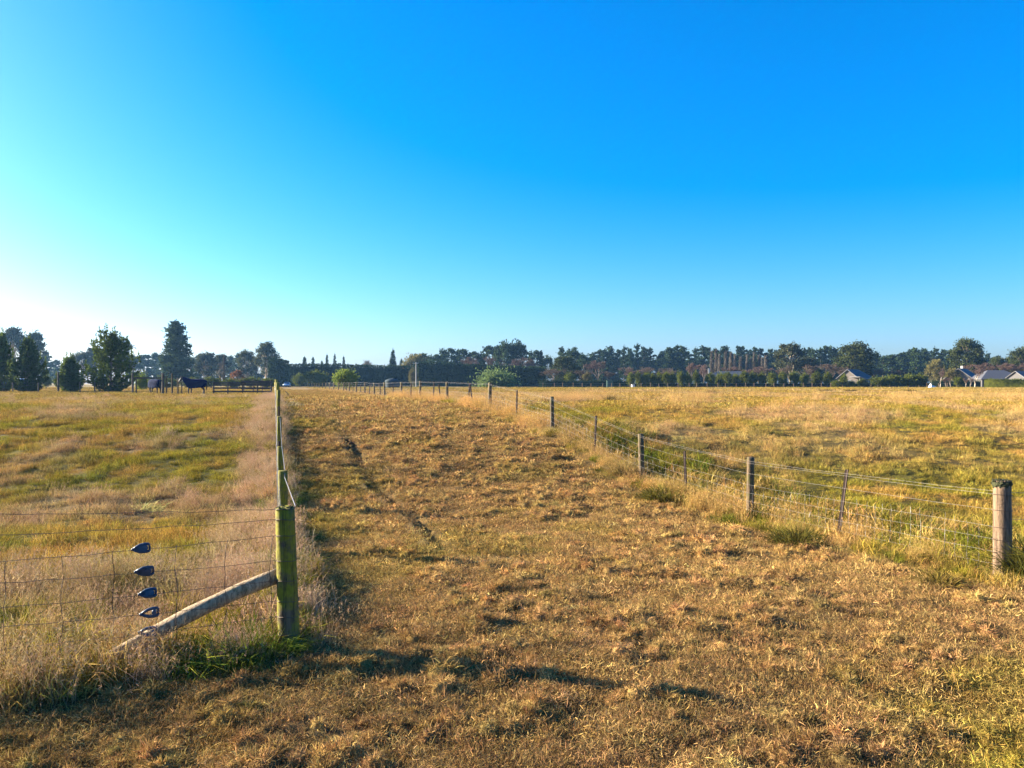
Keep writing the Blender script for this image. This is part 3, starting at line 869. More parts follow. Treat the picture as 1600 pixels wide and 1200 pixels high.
o = part('netting_stays', st, M['wire'], RF, rb); o['kind'] = 'stuff'

# --- left lane fence, seen almost end on
dL = [7.05, 11.6, 16.6, 21.6, 27, 32, 37, 42, 47, 52, 57, 62, 67, 72, 78, 84, 90, 97, 104, 112, 120]
LF, lb, lt = lane_fence('wire_fence', 'long fence of mossy posts seen end on along the left side of the lane', xl, dL, [(14.1, .02, 1.0), (19, -.02, 1.0), (24.4, .01, 1.0), (29.6, 0, 1.0), (34.5, .02, 1.0)], False,
                        (.18, .34, .50, .66, .82, .98, 1.13), -.07, 110, M['mossy_post'])
lw = MB().tube([Vector(p) - lb for p in (Vector((sl.x + .045, sl.y + .02, sl.z + 1.265)), lt[1] + Vector((.05, -.1, 1.10)), lt[1] + Vector((.03, 0, 1.16)), lt[2] + Vector((.03, 0, 1.17)), lt[3] + Vector((.03, 0, 1.15)))], .0042, 5)
part('loose_wire', lw, M['wire'], LF, lb)
st = MB(); stays(st, xl, lb, 7.4, 60, .32, (.06, .18, .34, .50, .66, .82), -.07, .0018)
o = part('netting_stays', st, M['wire'], LF, lb); o['kind'] = 'stuff'

# --- tussocks and heaps one can point at
def tussock(name, px, py, r, h, tint, label, n=520, cat='grass', flat=0.0):
    x_, y_ = ground_px(px, py); z_ = gz1(x_, y_)
    rt_ = disc(n, r, .55); rt_[:, 2] = -.03
    az = np.arctan2(rt_[:, 1], rt_[:, 0]) + rng.normal(0, .6, n)
    lean = np.clip(np.hypot(rt_[:, 0], rt_[:, 1]) / r, 0, 1)
    el = np.clip(1.45 - lean * .8 + rng.normal(0, .2, n) - flat, .12, 1.55)
    v, f, t = blade_mesh('', rt_, az, el, h * U(.5, 1.15, n), U(.005, .011, n) * (1 + .03 * y_), U(.2, 1.3, n), U(0, 1, n))
    m = mesh_tris(name, v, f, t)
    mt = M.setdefault('tus_%s' % (tint,), mat_blades('tussock_%d' % len(M), color=tint, transl=.35, spread=1.1))
    o = link(name, m, mt); o.location = (x_, y_, z_)
    return tag(o, label, cat, 'tussocks along the right fence' if cat == 'grass' and px > 900 and py > 700 else None)
tussock('grass_tussock', 1248, 852, .34, .46, (.115, .10, .022), 'bushy green tussock in front of the leaning stake on the right fence', 900)
tussock('grass_tussock', 1040, 782, .42, .50, (.115, .10, .022), 'green tussock just right of the second grey post of the right fence', 900)
tussock('grass_tussock', 1618, 908, .24, .70, (.10, .095, .022), 'tall green tussock right of the right strainer post', 900)
tussock('grass_tussock', 1470, 912, .20, .28, (.21, .155, .035), 'yellow tussock left of the foot of the right strainer post', 600)
tussock('grass_tussock', 978, 745, .40, .50, (.28, .20, .07), 'pale straw tussock just left of the second grey post of the right fence', 800)
tussock('grass_tussock', 704, 634, .35, .5, (.25, .22, .02), 'yellow green tussock at a far post of the right fence', 300)
tussock('grass_tussock', 385, 1025, .42, .42, (.08, .105, .015), 'green tussock left of the mossy corner post foot', 900)
tussock('grass_heap', 220, 797, .62, .34, (.40, .36, .13), 'flattened heap of pale bleached grass in the left paddock', 1500, 'grass heap', .75)
for i, (px, py, s_, lab) in enumerate(((845, 633, .5, 'dark rush clump in the field just left of the third grey post'), (955, 629, .45, 'small dark rush clump standing alone mid field'), (1078, 623, .5, 'dark round rush clump below the middle of the clipped tree row'),
                                 (1112, 616, .4, 'low rush clump near the far field edge below the poplars'), (1291, 613, .8, 'broad rush clump in the field left below the gabled house'), (1329, 613, .65, 'rush clump in the field right below the gabled house'),
                                 (1422, 613, .6, 'rush clump below the bushes right of the gabled house'))):
    tussock('rush_clump', px, py, s_, .55, (.09, .07, .025), lab, 350, 'rushes')

# ------------------------------------------------------------------ trees
def leaf_quads(c, d, L, w, tone):
    """leaf or spray quads: centre c, direction d, length L, width w"""
    n = len(c)
    d = d / (np.linalg.norm(d, axis=1)[:, None] + 1e-9)
    r = rng.normal(0, 1, (n, 3)); s = np.cross(d, r); s /= np.linalg.norm(s, axis=1)[:, None] + 1e-9
    a = d * (L / 2)[:, None]; b = s * (w / 2)[:, None]
    v = np.stack([c - a - b * .45, c - a * .1 - b, c + a, c - a * .1 + b], 1).reshape(-1, 3)
    f = (np.arange(n) * 4)[:, None] + np.arange(4)[None]
    return v, f, np.repeat(tone, 4)

def crown_mesh(name, lists):
    v = []; f = []; t = []; o = 0
    for a, b, c in lists: v.append(a); f.append(b + o); t.append(c); o += len(a)
    return mesh_tris(name, np.concatenate(v), np.concatenate(f), np.concatenate(t))

def rand_dirs(n, up=0.0):
    d = rng.normal(0, 1, (n, 3)); d[:, 2] += up
    return d / np.linalg.norm(d, axis=1)[:, None]

def clumps(centers, radii, per, size, up=.2, flat=1.0, tone_c=None):
    out = []
    for i, (c, r) in enumerate(zip(centers, radii)):
        n = max(6, int(per * (.7 + .6 * random.random())))
        p = rng.normal(0, r * .62, (n, 3)); p[:, 2] *= flat; dr = p / (np.linalg.norm(p, axis=1)[:, None] + 1e-6)
        tc = random.random() if tone_c is None else tone_c
        s_ = size * U(.7, 1.4, n)
        out.append(leaf_quads(np.asarray(c)[None] + p, dr + rand_dirs(n, up) * .9, s_, s_ * U(.4, .7, n), np.clip(.5 * tc + .5 * U(0, 1, n), 0, 1)))
    return out

def trunk_mesh(h, r, limbs=(), bend=.0, n=8):
    mb = MB()
    k = 7; ph = random.uniform(0, 6.28)
    pts = [(bend * h * math.sin(t * 3 + ph) * t, bend * h * math.cos(t * 2.3 + ph) * t, h * t - .25 * (t == 0)) for t in np.linspace(0, 1, k)]
    mb.tube(pts, [r * (1.25 if i == 0 else 1) * (1 - .85 * i / (k - 1)) + .01 for i in range(k)], n)
    for a, b, rr in limbs:
        a = Vector(a); b = Vector(b); m_ = a.lerp(b, .5) + Vector((0, 0, .06 * (b - a).length))
        mb.tube([a, m_, b], [rr, rr * .7, rr * .3], 5)
    return mb.mesh('trunk')

def t_young_pine(H=7.0, W=5.0):
    cr = []; limbs = []
    z = .03 * H
    while z < .93 * H:
        t = z / H
        R = W / 2 * (min(1, .72 + t * 1.6) if t < .18 else 1) * (1 - ((t - .12) / .9) ** 1.3 if t > .12 else 1)
        nb = random.randint(7, 10); a0 = random.uniform(0, 6.28)
        for b in range(nb):
            a = a0 + 6.283 * b / nb + random.uniform(-.3, .3)
            r_ = R * random.uniform(.62, 1.12)
            zz = z + random.uniform(-.03, .03) * H
            rise = random.uniform(.25, .55) * r_ + .10 * H * t
            n = max(8, int(24 * (.35 + r_ / (W / 2))))
            q = U(.15, 1, n) ** .85
            p = np.stack([np.cos(a) * r_ * q, np.sin(a) * r_ * q, zz + rise * q ** 2.0 - .06 * r_ * np.sin(q * 3.14)], 1) + rng.normal(0, .10, (n, 3))
            pp = np.repeat(p, 5, 0)
            d = rand_dirs(len(pp)) * .75 + np.array([math.cos(a) * .6, math.sin(a) * .6, .75])[None]
            tc = random.random()
            cr.append(leaf_quads(pp + d * .10, d, U(.22, .42, len(pp)), U(.07, .15, len(pp)), np.clip(.45 * tc + .55 * U(0, 1, len(pp)), 0, 1)))
            tip = p[np.argmax(q)]
            if random.random() < .75:                       # upright candle shoot
                L_ = random.uniform(.3, .8) * (1 + .7 * t)
                k = int(8 + 10 * L_); zc = U(0, L_, k)
                c = tip[None] + np.stack([rng.normal(0, .03, k), rng.normal(0, .03, k), zc], 1)
                d = rand_dirs(k) * .6 + np.array([0, 0, 1.0])
                cr.append(leaf_quads(c, d, U(.2, .34, k), U(.06, .12, k), U(.4, 1, k)))
            limbs.append(((0, 0, zz), (math.cos(a) * r_ * .7, math.sin(a) * r_ * .7, zz + rise * .5), .035))
        z += H * random.uniform(.05, .075)
    k = 70; zc = U(.82, 1.0, k)
    cr.append(leaf_quads(np.stack([rng.normal(0, .06, k) , rng.normal(0, .06, k), zc * H], 1), rand_dirs(k) * .7 + np.array([0, 0, 1.0]), U(.25, .45, k), U(.06, .13, k), U(.2, 1, k)))
    return dict(H=H, W=W, trunk=trunk_mesh(H * .97, .15, limbs), crown=crown_mesh('crown', cr))

def t_old_pine(H=20., W=11., base=.12, conic=.8, per=60, size=.95, nb=46):
    """irregular mature pine: tiers of foliage plates on long limbs"""
    cr = []; limbs = []
    for i in range(nb):
        t = base + (1 - base) * (i + random.random()) / nb
        R = W / 2 * (1 - conic * ((t - base) / (1 - base)) ** 1.3) * (.75 + .25 * min(1, (t - base) / .12))
        a = i * 2.4 + random.uniform(-.5, .5)
        r_ = R * random.uniform(.55, 1.1)
        c0 = np.array([math.cos(a) * r_, math.sin(a) * r_, t * H * .97 + r_ * .08])
        limbs.append(((0, 0, t * H * .92), tuple(c0), .012 * H * (1 - t) + .03))
        for q in (1.0, .62, .3):
            c = np.array([c0[0] * q, c0[1] * q, t * H * .94 + (c0[2] - t * H * .94) * q])
            rad = W * random.uniform(.10, .16) * (1 - .35 * t)
            cr += clumps([c], [rad], per * (.8 if q < 1 else 1), size * (1 - .25 * t), up=.9, flat=.55)
    cr += clumps([(0, 0, H * .97)], [W * .06], per, size * .6, up=1.2, flat=1.4)
    return dict(H=H, W=W, trunk=trunk_mesh(H * .97, H * .018, limbs), crown=crown_mesh('crown', cr))

def t_round(H=18., W=14., base=.18, nc=46, per=95, size=.85, droop=0.0, rr=(.10, .17), top=1.0):
    nc = int(nc * 1.7); size *= .8
    """broad irregular crown made of many leaf clumps on limbs (gum, oak, pine with a rounded head)"""
    cs = []; rs = []; limbs = []
    zc = H * (base + 1) / 2; hz = H * (1 - base) / 2
    for i in range(nc):
        d = rand_dirs(1, .25)[0]; q = random.uniform(.45, .92) ** .6
        w_ = 1 - .18 * max(0, d[2]) * top
        c = np.array([d[0] * W / 2 * q * w_, d[1] * W / 2 * q * w_, zc + d[2] * hz * q * .92])
        rad = W * random.uniform(*rr) * .5 * 1.5
        cs.append(c); rs.append(rad)
        if i % 2 == 0: limbs.append(((0, 0, max(H * base * .7, c[2] - H * .35)), tuple(c), .008 * H))
    cr = clumps(cs, rs, per, size, up=.3 - droop, flat=.8)
    return dict(H=H, W=W, trunk=trunk_mesh(H * .7, H * .024, limbs, .03), crown=crown_mesh('crown', cr))

def t_column(H=16., W=5., base=.12, n=30, per=42, size=.85):
    n = int(n * 1.8); size *= .85
    """tall shelter-belt pine: ragged column of clumps"""
    cs = []; rs = []; limbs = []
    for i in range(n):
        t = base + (1 - base) * (i + random.random()) / n
        R = W / 2 * (1 - .55 * t ** 2.2) * random.uniform(.25, .95)
        a = random.uniform(0, 6.28)
        c = (math.cos(a) * R, math.sin(a) * R, t * H * .97); cs.append(c); rs.append(W * random.uniform(.16, .25) * (1 - .4 * t))
        if i % 3 == 0: limbs.append(((0, 0, t * H * .9), c, .05))
    cr = clumps(cs, rs, per, size, up=.8, flat=.8)
    k = 30
    cr.append(leaf_quads(np.stack([rng.normal(0, .15, k), rng.normal(0, .15, k), U(.9, 1.0, k) * H], 1), rand_dirs(k) * .6 + np.array([0, 0, 1.]), U(.5, .9, k), U(.2, .4, k), U(.2, .8, k)))
    return dict(H=H, W=W, trunk=trunk_mesh(H * .97, H * .014, limbs), crown=crown_mesh('crown', cr))

def t_spire(H=12., W=5., tiers=20):
    """dark spire-shaped conifer"""
    cr = []
    for i in range(tiers):
        t = .06 + .94 * i / tiers; R = W / 2 * (1 - t) ** .8 + .2
        nb = max(6, int(22 * (1 - t)) + 5)
        for b in range(nb):
            a = random.uniform(0, 6.28); n = 16
            q = U(.2, 1, n)
            p = np.stack([np.cos(a) * R * q, np.sin(a) * R * q, t * H - .25 * R * q + rng.normal(0, .08, n)], 1)
            d = np.array([math.cos(a), math.sin(a), -.15])[None] + rand_dirs(n) * .6
            cr.append(leaf_quads(p, d, U(.5, .9, n), U(.2, .4, n), U(0, 1, n)))
    k = 14
    cr.append(leaf_quads(np.stack([np.zeros(k), np.zeros(k), U(.92, 1.02, k) * H], 1), rand_dirs(k) * .4 + np.array([0, 0, 1.]), U(.4, .7, k), U(.15, .3, k), U(0, 1, k)))
    return dict(H=H, W=W, trunk=trunk_mesh(H * .95, H * .014), crown=crown_mesh('crown', cr))

def t_shrub(H=4., W=3.0, base=.02, nc=34, per=85, size=.26):
    """dense rounded small tree, leafy almost to the ground"""
    cs = []; rs = []
    for i in range(nc):
        d = rand_dirs(1, .1)[0]; q = random.uniform(.5, .85)
        z = H * (.52 + d[2] * .42 * q); z = max(z, H * .16)
        sq = 1 - .35 * max(0, (z / H - .62) / .38) ** 1.5
        cs.append((d[0] * W / 2 * q * sq, d[1] * W / 2 * q * sq, z)); rs.append(W * random.uniform(.13, .20))
    cr = clumps(cs, rs, per, size, up=.4, flat=.95)
    cr += clumps([(0, 0, H * .45)], [W * .33], 160, size * 1.3)
    return dict(H=H, W=W, trunk=trunk_mesh(H * .6, .09), crown=crown_mesh('crown', cr))

def t_bare(H=9., W=7., depth=5, upright=.35, tw=.03, split=3):
    """leafless tree: recursive limbs and fine twigs"""
    tr = MB(); segs = []
    def grow(p, d, L, r, lev):
        e = p + d * L
        if lev < 2: tr.tube([p, p.lerp(e, .5) + Vector((random.uniform(-.04, .04) * L, random.uniform(-.04, .04) * L, 0)), e], [r, r * .85, r * .65], 6)
        else: segs.append((p, e, r))
        if lev >= depth: return
        k = split + (1 if random.random() < .4 else 0)
        for i in range(k):
            v = Vector((random.gauss(0, 1), random.gauss(0, 1), random.gauss(0, .5))).normalized()
            nd = (d * .9 + v * .62 + Vector((0, 0, upright))).normalized()
            grow(p.lerp(e, random.uniform(.55, 1.0)), nd, L * random.uniform(.58, .80), max(r * .55, tw * .4), lev + 1)
    grow(Vector((0, 0, -.2)), Vector((0, 0, 1)), H * .30, H * .018, 0)
    P = np.array([[*a] for a, b, r in segs]); E = np.array([[*b] for a, b, r in segs]); R = np.array([r for a, b, r in segs])
    sc = H / max(E[:, 2].max(), .1)
    ww = W / 2 / max(np.percentile(np.hypot(E[:, 0], E[:, 1]), 96), .1)
    S = np.array([ww, ww, sc])[None]
    P = P * S; E = E * S; R = np.maximum(R, tw * .5)
    d = E - P; n = len(d); dn = d / (np.linalg.norm(d, axis=1)[:, None] + 1e-9)
    s1 = np.cross(dn, rng.normal(0, 1, (n, 3))); s1 /= np.linalg.norm(s1, axis=1)[:, None] + 1e-9; s2 = np.cross(dn, s1)
    ring = [(1, 0), (-.5, .87), (-.5, -.87)]
    v = np.stack([P + (s1 * a + s2 * b) * R[:, None] for a, b in ring] + [E + (s1 * a + s2 * b) * (R * .6)[:, None] for a, b in ring], 1).reshape(-1, 3)
    bs = (np.arange(n) * 6)[:, None]
    f = np.concatenate([bs + [[0, 1, 4, 3]], bs + [[1, 2, 5, 4]], bs + [[2, 0, 3, 5]]], 0)
    tr.v = [(x_ * ww, y_ * ww, z_ * sc) for x_, y_, z_ in tr.v]
    return dict(H=H, W=W, trunk=tr.mesh('trunk'), crown=mesh_tris('crown', v, f, np.repeat(U(0, 1, n), 6)))

def t_poplar(H=12., W=2.2, n=420):
    """bare fastigiate poplar: steep thin branches round a pale stem"""
    segs = []
    for i in range(n):
        t = random.random() ** .8 * .88 + .06; a = random.uniform(0, 6.28); L = H * random.uniform(.10, .24) * (1.15 - t)
        sp = W / 2 * random.uniform(.3, 1.0) * (1 - .75 * t)
        p = Vector((0, 0, t * H)); e = p + Vector((math.cos(a) * sp, math.sin(a) * sp, L + .4)); segs.append((p, e, .032))
        for j in range(2):
            q = p.lerp(e, random.uniform(.3, .9)); a2 = random.uniform(0, 6.28)
            segs.append((q, q + Vector((math.cos(a2) * .3, math.sin(a2) * .3, random.uniform(.5, 1.2))), .02))
    P = np.array([[*a] for a, b, r in segs]); E = np.array([[*b] for a, b, r in segs]); R = np.array([r for a, b, r in segs])
    d = E - P; m_ = len(d); dn = d / np.linalg.norm(d, axis=1)[:, None]
    s1 = np.cross(dn, rng.normal(0, 1, (m_, 3))); s1 /= np.linalg.norm(s1, axis=1)[:, None]; s2 = np.cross(dn, s1)
    ring = [(1, 0), (-.5, .87), (-.5, -.87)]
    v = np.stack([P + (s1 * a + s2 * b) * R[:, None] for a, b in ring] + [E + (s1 * a + s2 * b) * (R * .5)[:, None] for a, b in ring], 1).reshape(-1, 3)
    bs = (np.arange(m_) * 6)[:, None]
    f = np.concatenate([bs + [[0, 1, 4, 3]], bs + [[1, 2, 5, 4]], bs + [[2, 0, 3, 5]]], 0)
    return dict(H=H, W=W, trunk=trunk_mesh(H * .95, .09, n=6), crown=mesh_tris('crown', v, f, np.repeat(U(0, 1, m_), 6)))

FOL = {}
def fol(name, col, tr=.25, sp=.9):
    if col is not None: col = tuple(c * .80 for c in col)
    if name not in FOL: FOL[name] = mat_blades('foliage_' + name, color=col, transl=tr, spread=sp)
    return FOL[name]
fol('young_pine', (.10, .14, .026), .35); fol('pine', (.042, .066, .026)); fol('gum', (.075, .085, .042)); fol('oak_green', (.07, .085, .028))
fol('hedge', (.030, .052, .024), .12); fol('shrub', (.125, .145, .022)); fol('bright', (.17, .22, .035), .4); fol('flax', (.15, .21, .07), .35); fol('russet', (.28, .13, .07)); fol('willow', (.17, .15, .055))
fol('twig', (.15, .11, .08), 0); fol('pink_twig', (.15, .10, .08), 0); fol('poplar', (.17, .148, .12), 0); fol('red_twig', (.30, .12, .085), 0)

PROTO = {}
def protos(kind, makers, mat, trunk_mat):
    PROTO[kind] = [dict(mk(), mat=fol(mat, None), tm=M[trunk_mat]) for mk in makers]
    for p in PROTO[kind]:
        p['crown'].materials.append(p['mat']); p['trunk'].materials.append(p['tm']); smooth(p['trunk'])
protos('young_pine', [lambda: t_young_pine(7.5, 6.0), lambda: t_young_pine(6.4, 4.2), lambda: t_young_pine(4.4, 2.6), lambda: t_young_pine(6.8, 4.0)], 'young_pine', 'bark')
protos('old_pine', [lambda: t_old_pine()], 'pine', 'bark')
protos('gum', [lambda: t_round(20, 9, .22, 40, 80, .8), lambda: t_round(20, 10, .2, 44, 80, .8), lambda: t_round(18, 10, .16, 40, 80, .85)], 'gum', 'pale_bark')
protos('forest', [lambda: t_round(15, 9, .1, 30, 70, .9), lambda: t_old_pine(15, 7, .1, .75, 34, .95, 26), lambda: t_round(14, 7, .1, 26, 70, .85)], 'pine', 'bark')
protos('belt_pine', [lambda: t_column(16, 5.2), lambda: t_column(16, 4.2, .1, 28), lambda: t_column(15, 6, .12, 34), lambda: t_old_pine(16, 6, .15, .6, 30, .9, 22), lambda: t_column(17, 3.6, .1, 26)], 'pine', 'bark')
protos('big_round', [lambda: t_round(19, 13, .05, 70, 90, .8), lambda: t_round(20, 12, .06, 66, 90, .8, top=1.6)], 'oak_green', 'bark')
protos('spire', [lambda: t_spire(12, 4.6), lambda: t_spire(11, 3.6)], 'pine', 'bark')
protos('shrub', [lambda: t_shrub(), lambda: t_shrub(4.2, 2.7), lambda: t_shrub(3.8, 3.2), lambda: t_shrub(4.3, 2.4)], 'shrub', 'bark')
protos('bright', [lambda: t_shrub(5.5, 5.2, .02, 44, 90, .38), lambda: t_shrub(4.6, 6.0, .02, 40, 90, .36)], 'bright', 'bark')
protos('flax', [lambda: t_shrub(3.2, 9.5, .02, 60, 90, .5)], 'flax', 'bark')
protos('willow', [lambda: t_round(10, 9, .06, 40, 80, .6), lambda: t_round(7, 8, .03, 36, 80, .5)], 'willow', 'bark')
protos('bare', [lambda: t_bare(8, 8, 6, .25, .045), lambda: t_bare(7.5, 9, 6, .2, .045), lambda: t_bare(8, 6, 6, .4, .045)], 'twig', 'bark')
protos('pink', [lambda: t_bare(7, 10, 6, .25, .05), lambda: t_bare(7, 8, 6, .35, .05)], 'pink_twig', 'bark')
protos('vase', [lambda: t_bare(6.5, 4.6, 5, .55, .04), lambda: t_bare(3.4, 2.4, 5, .5, .03)], 'pink_twig', 'pale_bark')
protos('poplar', [lambda: t_poplar(), lambda: t_poplar(12, 2.6), lambda: t_poplar(11, 1.9)], 'poplar', 'bark')
protos('russet', [lambda: t_round(5, 4.5, .15, 24, 60, .4)], 'russet', 'bark')

def tree(name, kind, px, top, wpx, d, label, group=None, var=None, cat='tree', base_py=None):
    """a tree whose crown top stands at photo row top and is wpx wide, rooted on the ground at depth d"""
    v = PROTO[kind]; p = v[(random.randrange(len(v)) if var is None else var)]
    x_ = (px - 800) / FPX * d; z_ = gz1(x_, d)
    H = CZ + (HZ - top) / FPX * d - z_; Wm = wpx / FPX * d
    o = thing(name, label, cat, (x_, d, z_), random.uniform(0, 6.28), group)
    sw = Wm / p['W']; sh = H / p['H']
    o.scale = (sw, sw, sh)
    t = link('trunk', p['trunk'], None, o); c = link('crown', p['crown'], None, o)
    return o

# --- young pines beyond the left paddock
for px, top, w, d, var, lab in ((2, 527, 52, 93, 3, 'young pine cut by the left edge of the photo'), (44, 535, 60, 92, 1, 'bushy young pine second from the left edge'),
                                (109, 560, 38, 95, 2, 'small slender young pine with a bare lower stem'), (173, 518, 96, 90, 0, 'largest broad young pine with upright shoots at the paddock edge')):
    tree('young_pine_tree', 'young_pine', px, top, w, d, lab, 'young pines beyond the left paddock', var)
# --- left background
tree('pine_tree', 'old_pine', 275, 502, 62, 215, 'tall ragged pine towering behind the horses', None, 0)
for i, (px, top, w, d, v) in enumerate(((20, 508, 40, 250, 0), (53, 514, 36, 250, 1), (184, 520, 44, 260, 1), (128, 545, 34, 280, 2), (146, 540, 30, 285, 0), (322, 546, 34, 270, 2), (345, 552, 30, 280, 0), (386, 545, 32, 265, 1), (416, 532, 36, 250, 0))):
    lab = ['tall hazy gum tree nearest the left edge', 'tall hazy gum tree behind the second young pine', 'hazy gum tree behind the largest young pine', 'hazy gum above the small slender pine', 'hazy gum just left of the largest young pine',
           'loose gum tree right of the tall ragged pine', 'low gum tree behind the wooden yard', 'gum tree with open crown above the wooden yard', 'tall dense gum at the left end of the conifer hedge'][i]
    tree('gum_tree', 'gum', px, top, w, d, lab, 'gum trees behind the left paddock', v)
fl = ((-6, 540, 36), (72, 548, 30), (88, 562, 26), (106, 558, 30), (160, 548, 30), (208, 550, 30), (225, 548, 32), (243, 551, 30), (258, 556, 28), (298, 552, 32), (312, 553, 28), (334, 558, 30), (361, 556, 30), (372, 552, 26), (402, 556, 30), (425, 560, 26))
for i, (px, top, w) in enumerate(fl):
    tree('forest_tree', 'forest', px, top, w, random.uniform(330, 400), ORD[i] + ' tree from the left in the blue hazy wood behind the left paddock', 'hazy wood on the left')
ul = ((232, 592, 30, 150), (262, 590, 34, 155), (300, 589, 36, 150), (330, 588, 34, 160), (362, 590, 30, 150), (392, 588, 34, 155), (418, 590, 28, 150), (72, 585, 16, 140), (92, 588, 14, 145))
for i, (px, top, w, d) in enumerate(ul):
    tree('shrub', 'shrub', px, top, w, d, (ORD[i] + ' low green shrub from the left under the trees behind the horses') if i < 7 else ('small rounded shrub left of the slender young pine' if i == 7 else 'small shrub just behind the slender young pine'), 'low shrubs behind the left paddock', cat='shrub')
tree('shrub', 'bright', 221, 583, 20, 112, 'bright yellow green bush right of the largest young pine', None, 1, 'bush')
tree('russet_tree', 'russet', 371, 577, 22, 160, 'small russet leaved tree behind the wooden yard', None, 0)
tree('bare_tree', 'poplar', 350, 556, 7, 165, 'thin pale bare stem behind the wooden yard', None, 2)

# --- hedges
def hedge(name, px0, px1, d0, d1, top0, top1, thick, label, seed, per_m=36, mat='hedge', size=.75, ragged=.7, cat='hedge', n_over=None):
    x0 = (px0 - 800) / FPX * d0; x1 = (px1 - 800) / FPX * d1
    A = Vector((x0, d0, gz1(x0, d0))); B = Vector((x1, d1, gz1(x1, d1)))
    L = (B.xy - A.xy).length; u = (B - A); u.z = 0; u.normalize(); w = Vector((-u.y, u.x, 0))
    H0 = CZ + (HZ - top0) / FPX * d0 - A.z; H1 = CZ + (HZ - top1) / FPX * d1 - B.z
    root = thing(name, label, cat, A)
    ns = max(4, int(L / 2.0)); core = MB(); vs = []; fs = []
    def hh(t): return (H0 + (H1 - H0) * t) * (1 + .10 * (float(fbm(np.array([t * L * .12]), np.array([seed * 3.7]), 3, seed)[0]) - .5) * ragged * 2)
    for i in range(ns + 1):
        t = i / ns; h = hh(t) * .90; c = u * (t * L); e = .5 * thick * (.78 if 0 < i < ns else .5)
        vs += [c - w * e + Vector((0, 0, -.2)), c - w * e * .9 + Vector((0, 0, h)), c + w * e * .9 + Vector((0, 0, h)), c + w * e + Vector((0, 0, -.2))]
    for i in range(ns):
        for k in range(3): fs.append((i * 4 + k, i * 4 + k + 1, i * 4 + k + 5, i * 4 + k + 4))
    fs += [(0, 3, 2, 1), (ns * 4, ns * 4 + 1, ns * 4 + 2, ns * 4 + 3)]
    core.add(vs, fs)
    cm = core.mesh('inner_growth'); a = cm.attributes.new('tone', 'FLOAT', 'POINT'); a.data.foreach_set('value', np.full(len(cm.vertices), .3, np.float32))
    link('inner_growth', cm, fol(mat, None), root)
    n = int(L * per_m * max(1, H0 / 4)) if n_over is None else n_over
    t = U(0, 1, n); f_ = U(0, 1, n)
    H = np.array([hh(q) for q in np.linspace(0, 1, 200)]); Ht = np.interp(t, np.linspace(0, 1, 200), H)
    face = rng.integers(0, 5, n)
    v_ = np.where(face < 2, -.5 - U(-.08, .05, n), np.where(face == 2, .5, U(-.5, .5, n)))
    zz = np.where(face < 3, U(.0, 1, n), U(.90, 1.02, n)) * Ht + np.where(face >= 3, np.abs(rng.normal(0, .16 * ragged, n)), 0)
    bul = 1 + .25 * (fbm(t * L * .35, zz * .45, 3, seed + 5) - .5)
    c = np.outer(t * L, np.array(u)) + np.outer(v_ * thick * bul, np.array(w)); c[:, 2] += zz
    d = np.outer(np.sign(v_) * .5, np.array(w)) + rand_dirs(n, .6)
    s_ = size * U(.6, 1.4, n)
    tn = np.clip(.5 * fbm(t * L * .6, zz * .8, 2, seed + 9) + .55 * U(0, 1, n), 0, 1)
    link('foliage', crown_mesh('foliage', [leaf_quads(c, d, s_, s_ * U(.35, .6, n), tn)]), fol(mat, None), root)
    return root
hedge('conifer_hedge', 419, 452, 236, 238, 560, 566, 7, 'rounded dark conifer hedge end behind the far end of the lane', 1, 60, 'hedge', .8, 1.0)
hedge('conifer_hedge', 452, 644, 256, 262, 570, 572, 4, 'dark tall conifer hedge behind the domed tank and green bushes', 2, 44, 'hedge', .8, .8)
hedge('conifer_hedge', 648, 852, 250, 240, 566, 575, 4.5, 'dark tall conifer hedge right of the pale pole', 3, 44, 'hedge', .8, .6)
hedge('low_hedge', 842, 986, 212, 205, 594.5, 595, 2, 'long low dark hedge at the far field edge left of the tree row', 4, 50, 'hedge', .35, .6)
hedge('clipped_hedge', 1456, 1532, 196, 192, 595, 595, 1.4, 'clipped low hedge in front of the grey roofed house', 5, 70, 'hedge', .25, .2)
hedge('clipped_hedge', 1538, 1640, 186, 178, 592.5, 592, 1.8, 'clipped hedge with sunlit top at the right edge', 6, 80, 'shrub', .25, .2)
hedge('low_hedge', 986, 1460, 203, 202, 598.5, 598.5, 1.2, 'very low dark growth along the foot of the clipped tree row', 7, 40, 'hedge', .3, 1.0)

# --- bushes on the lane side
tree('bush', 'bright', 540, 575, 38, 122, 'bright green bush beside the far right fence of the lane', None, 0, 'bush')
tree('bush', 'shrub', 493, 577, 34, 205, 'mid green rounded bush between the lane end and the bright bush', None, 2, 'bush')
tree('bush', 'shrub', 468, 582, 22, 225, 'smaller grey green bush at the very end of the lane', None, 0, 'bush')
tree('bush', 'flax', 776, 585, 62, 190, 'wide pale green spiky bush in front of the dark hedge', None, 0, 'bush')
tree('willow_tree', 'willow', 648, 548, 46, 268, 'olive green tree above the pale pole', None, 0)
tree('willow_tree', 'willow', 646, 575, 16, 236, 'thin yellowish bush beside the pale pole foot', None, 1)

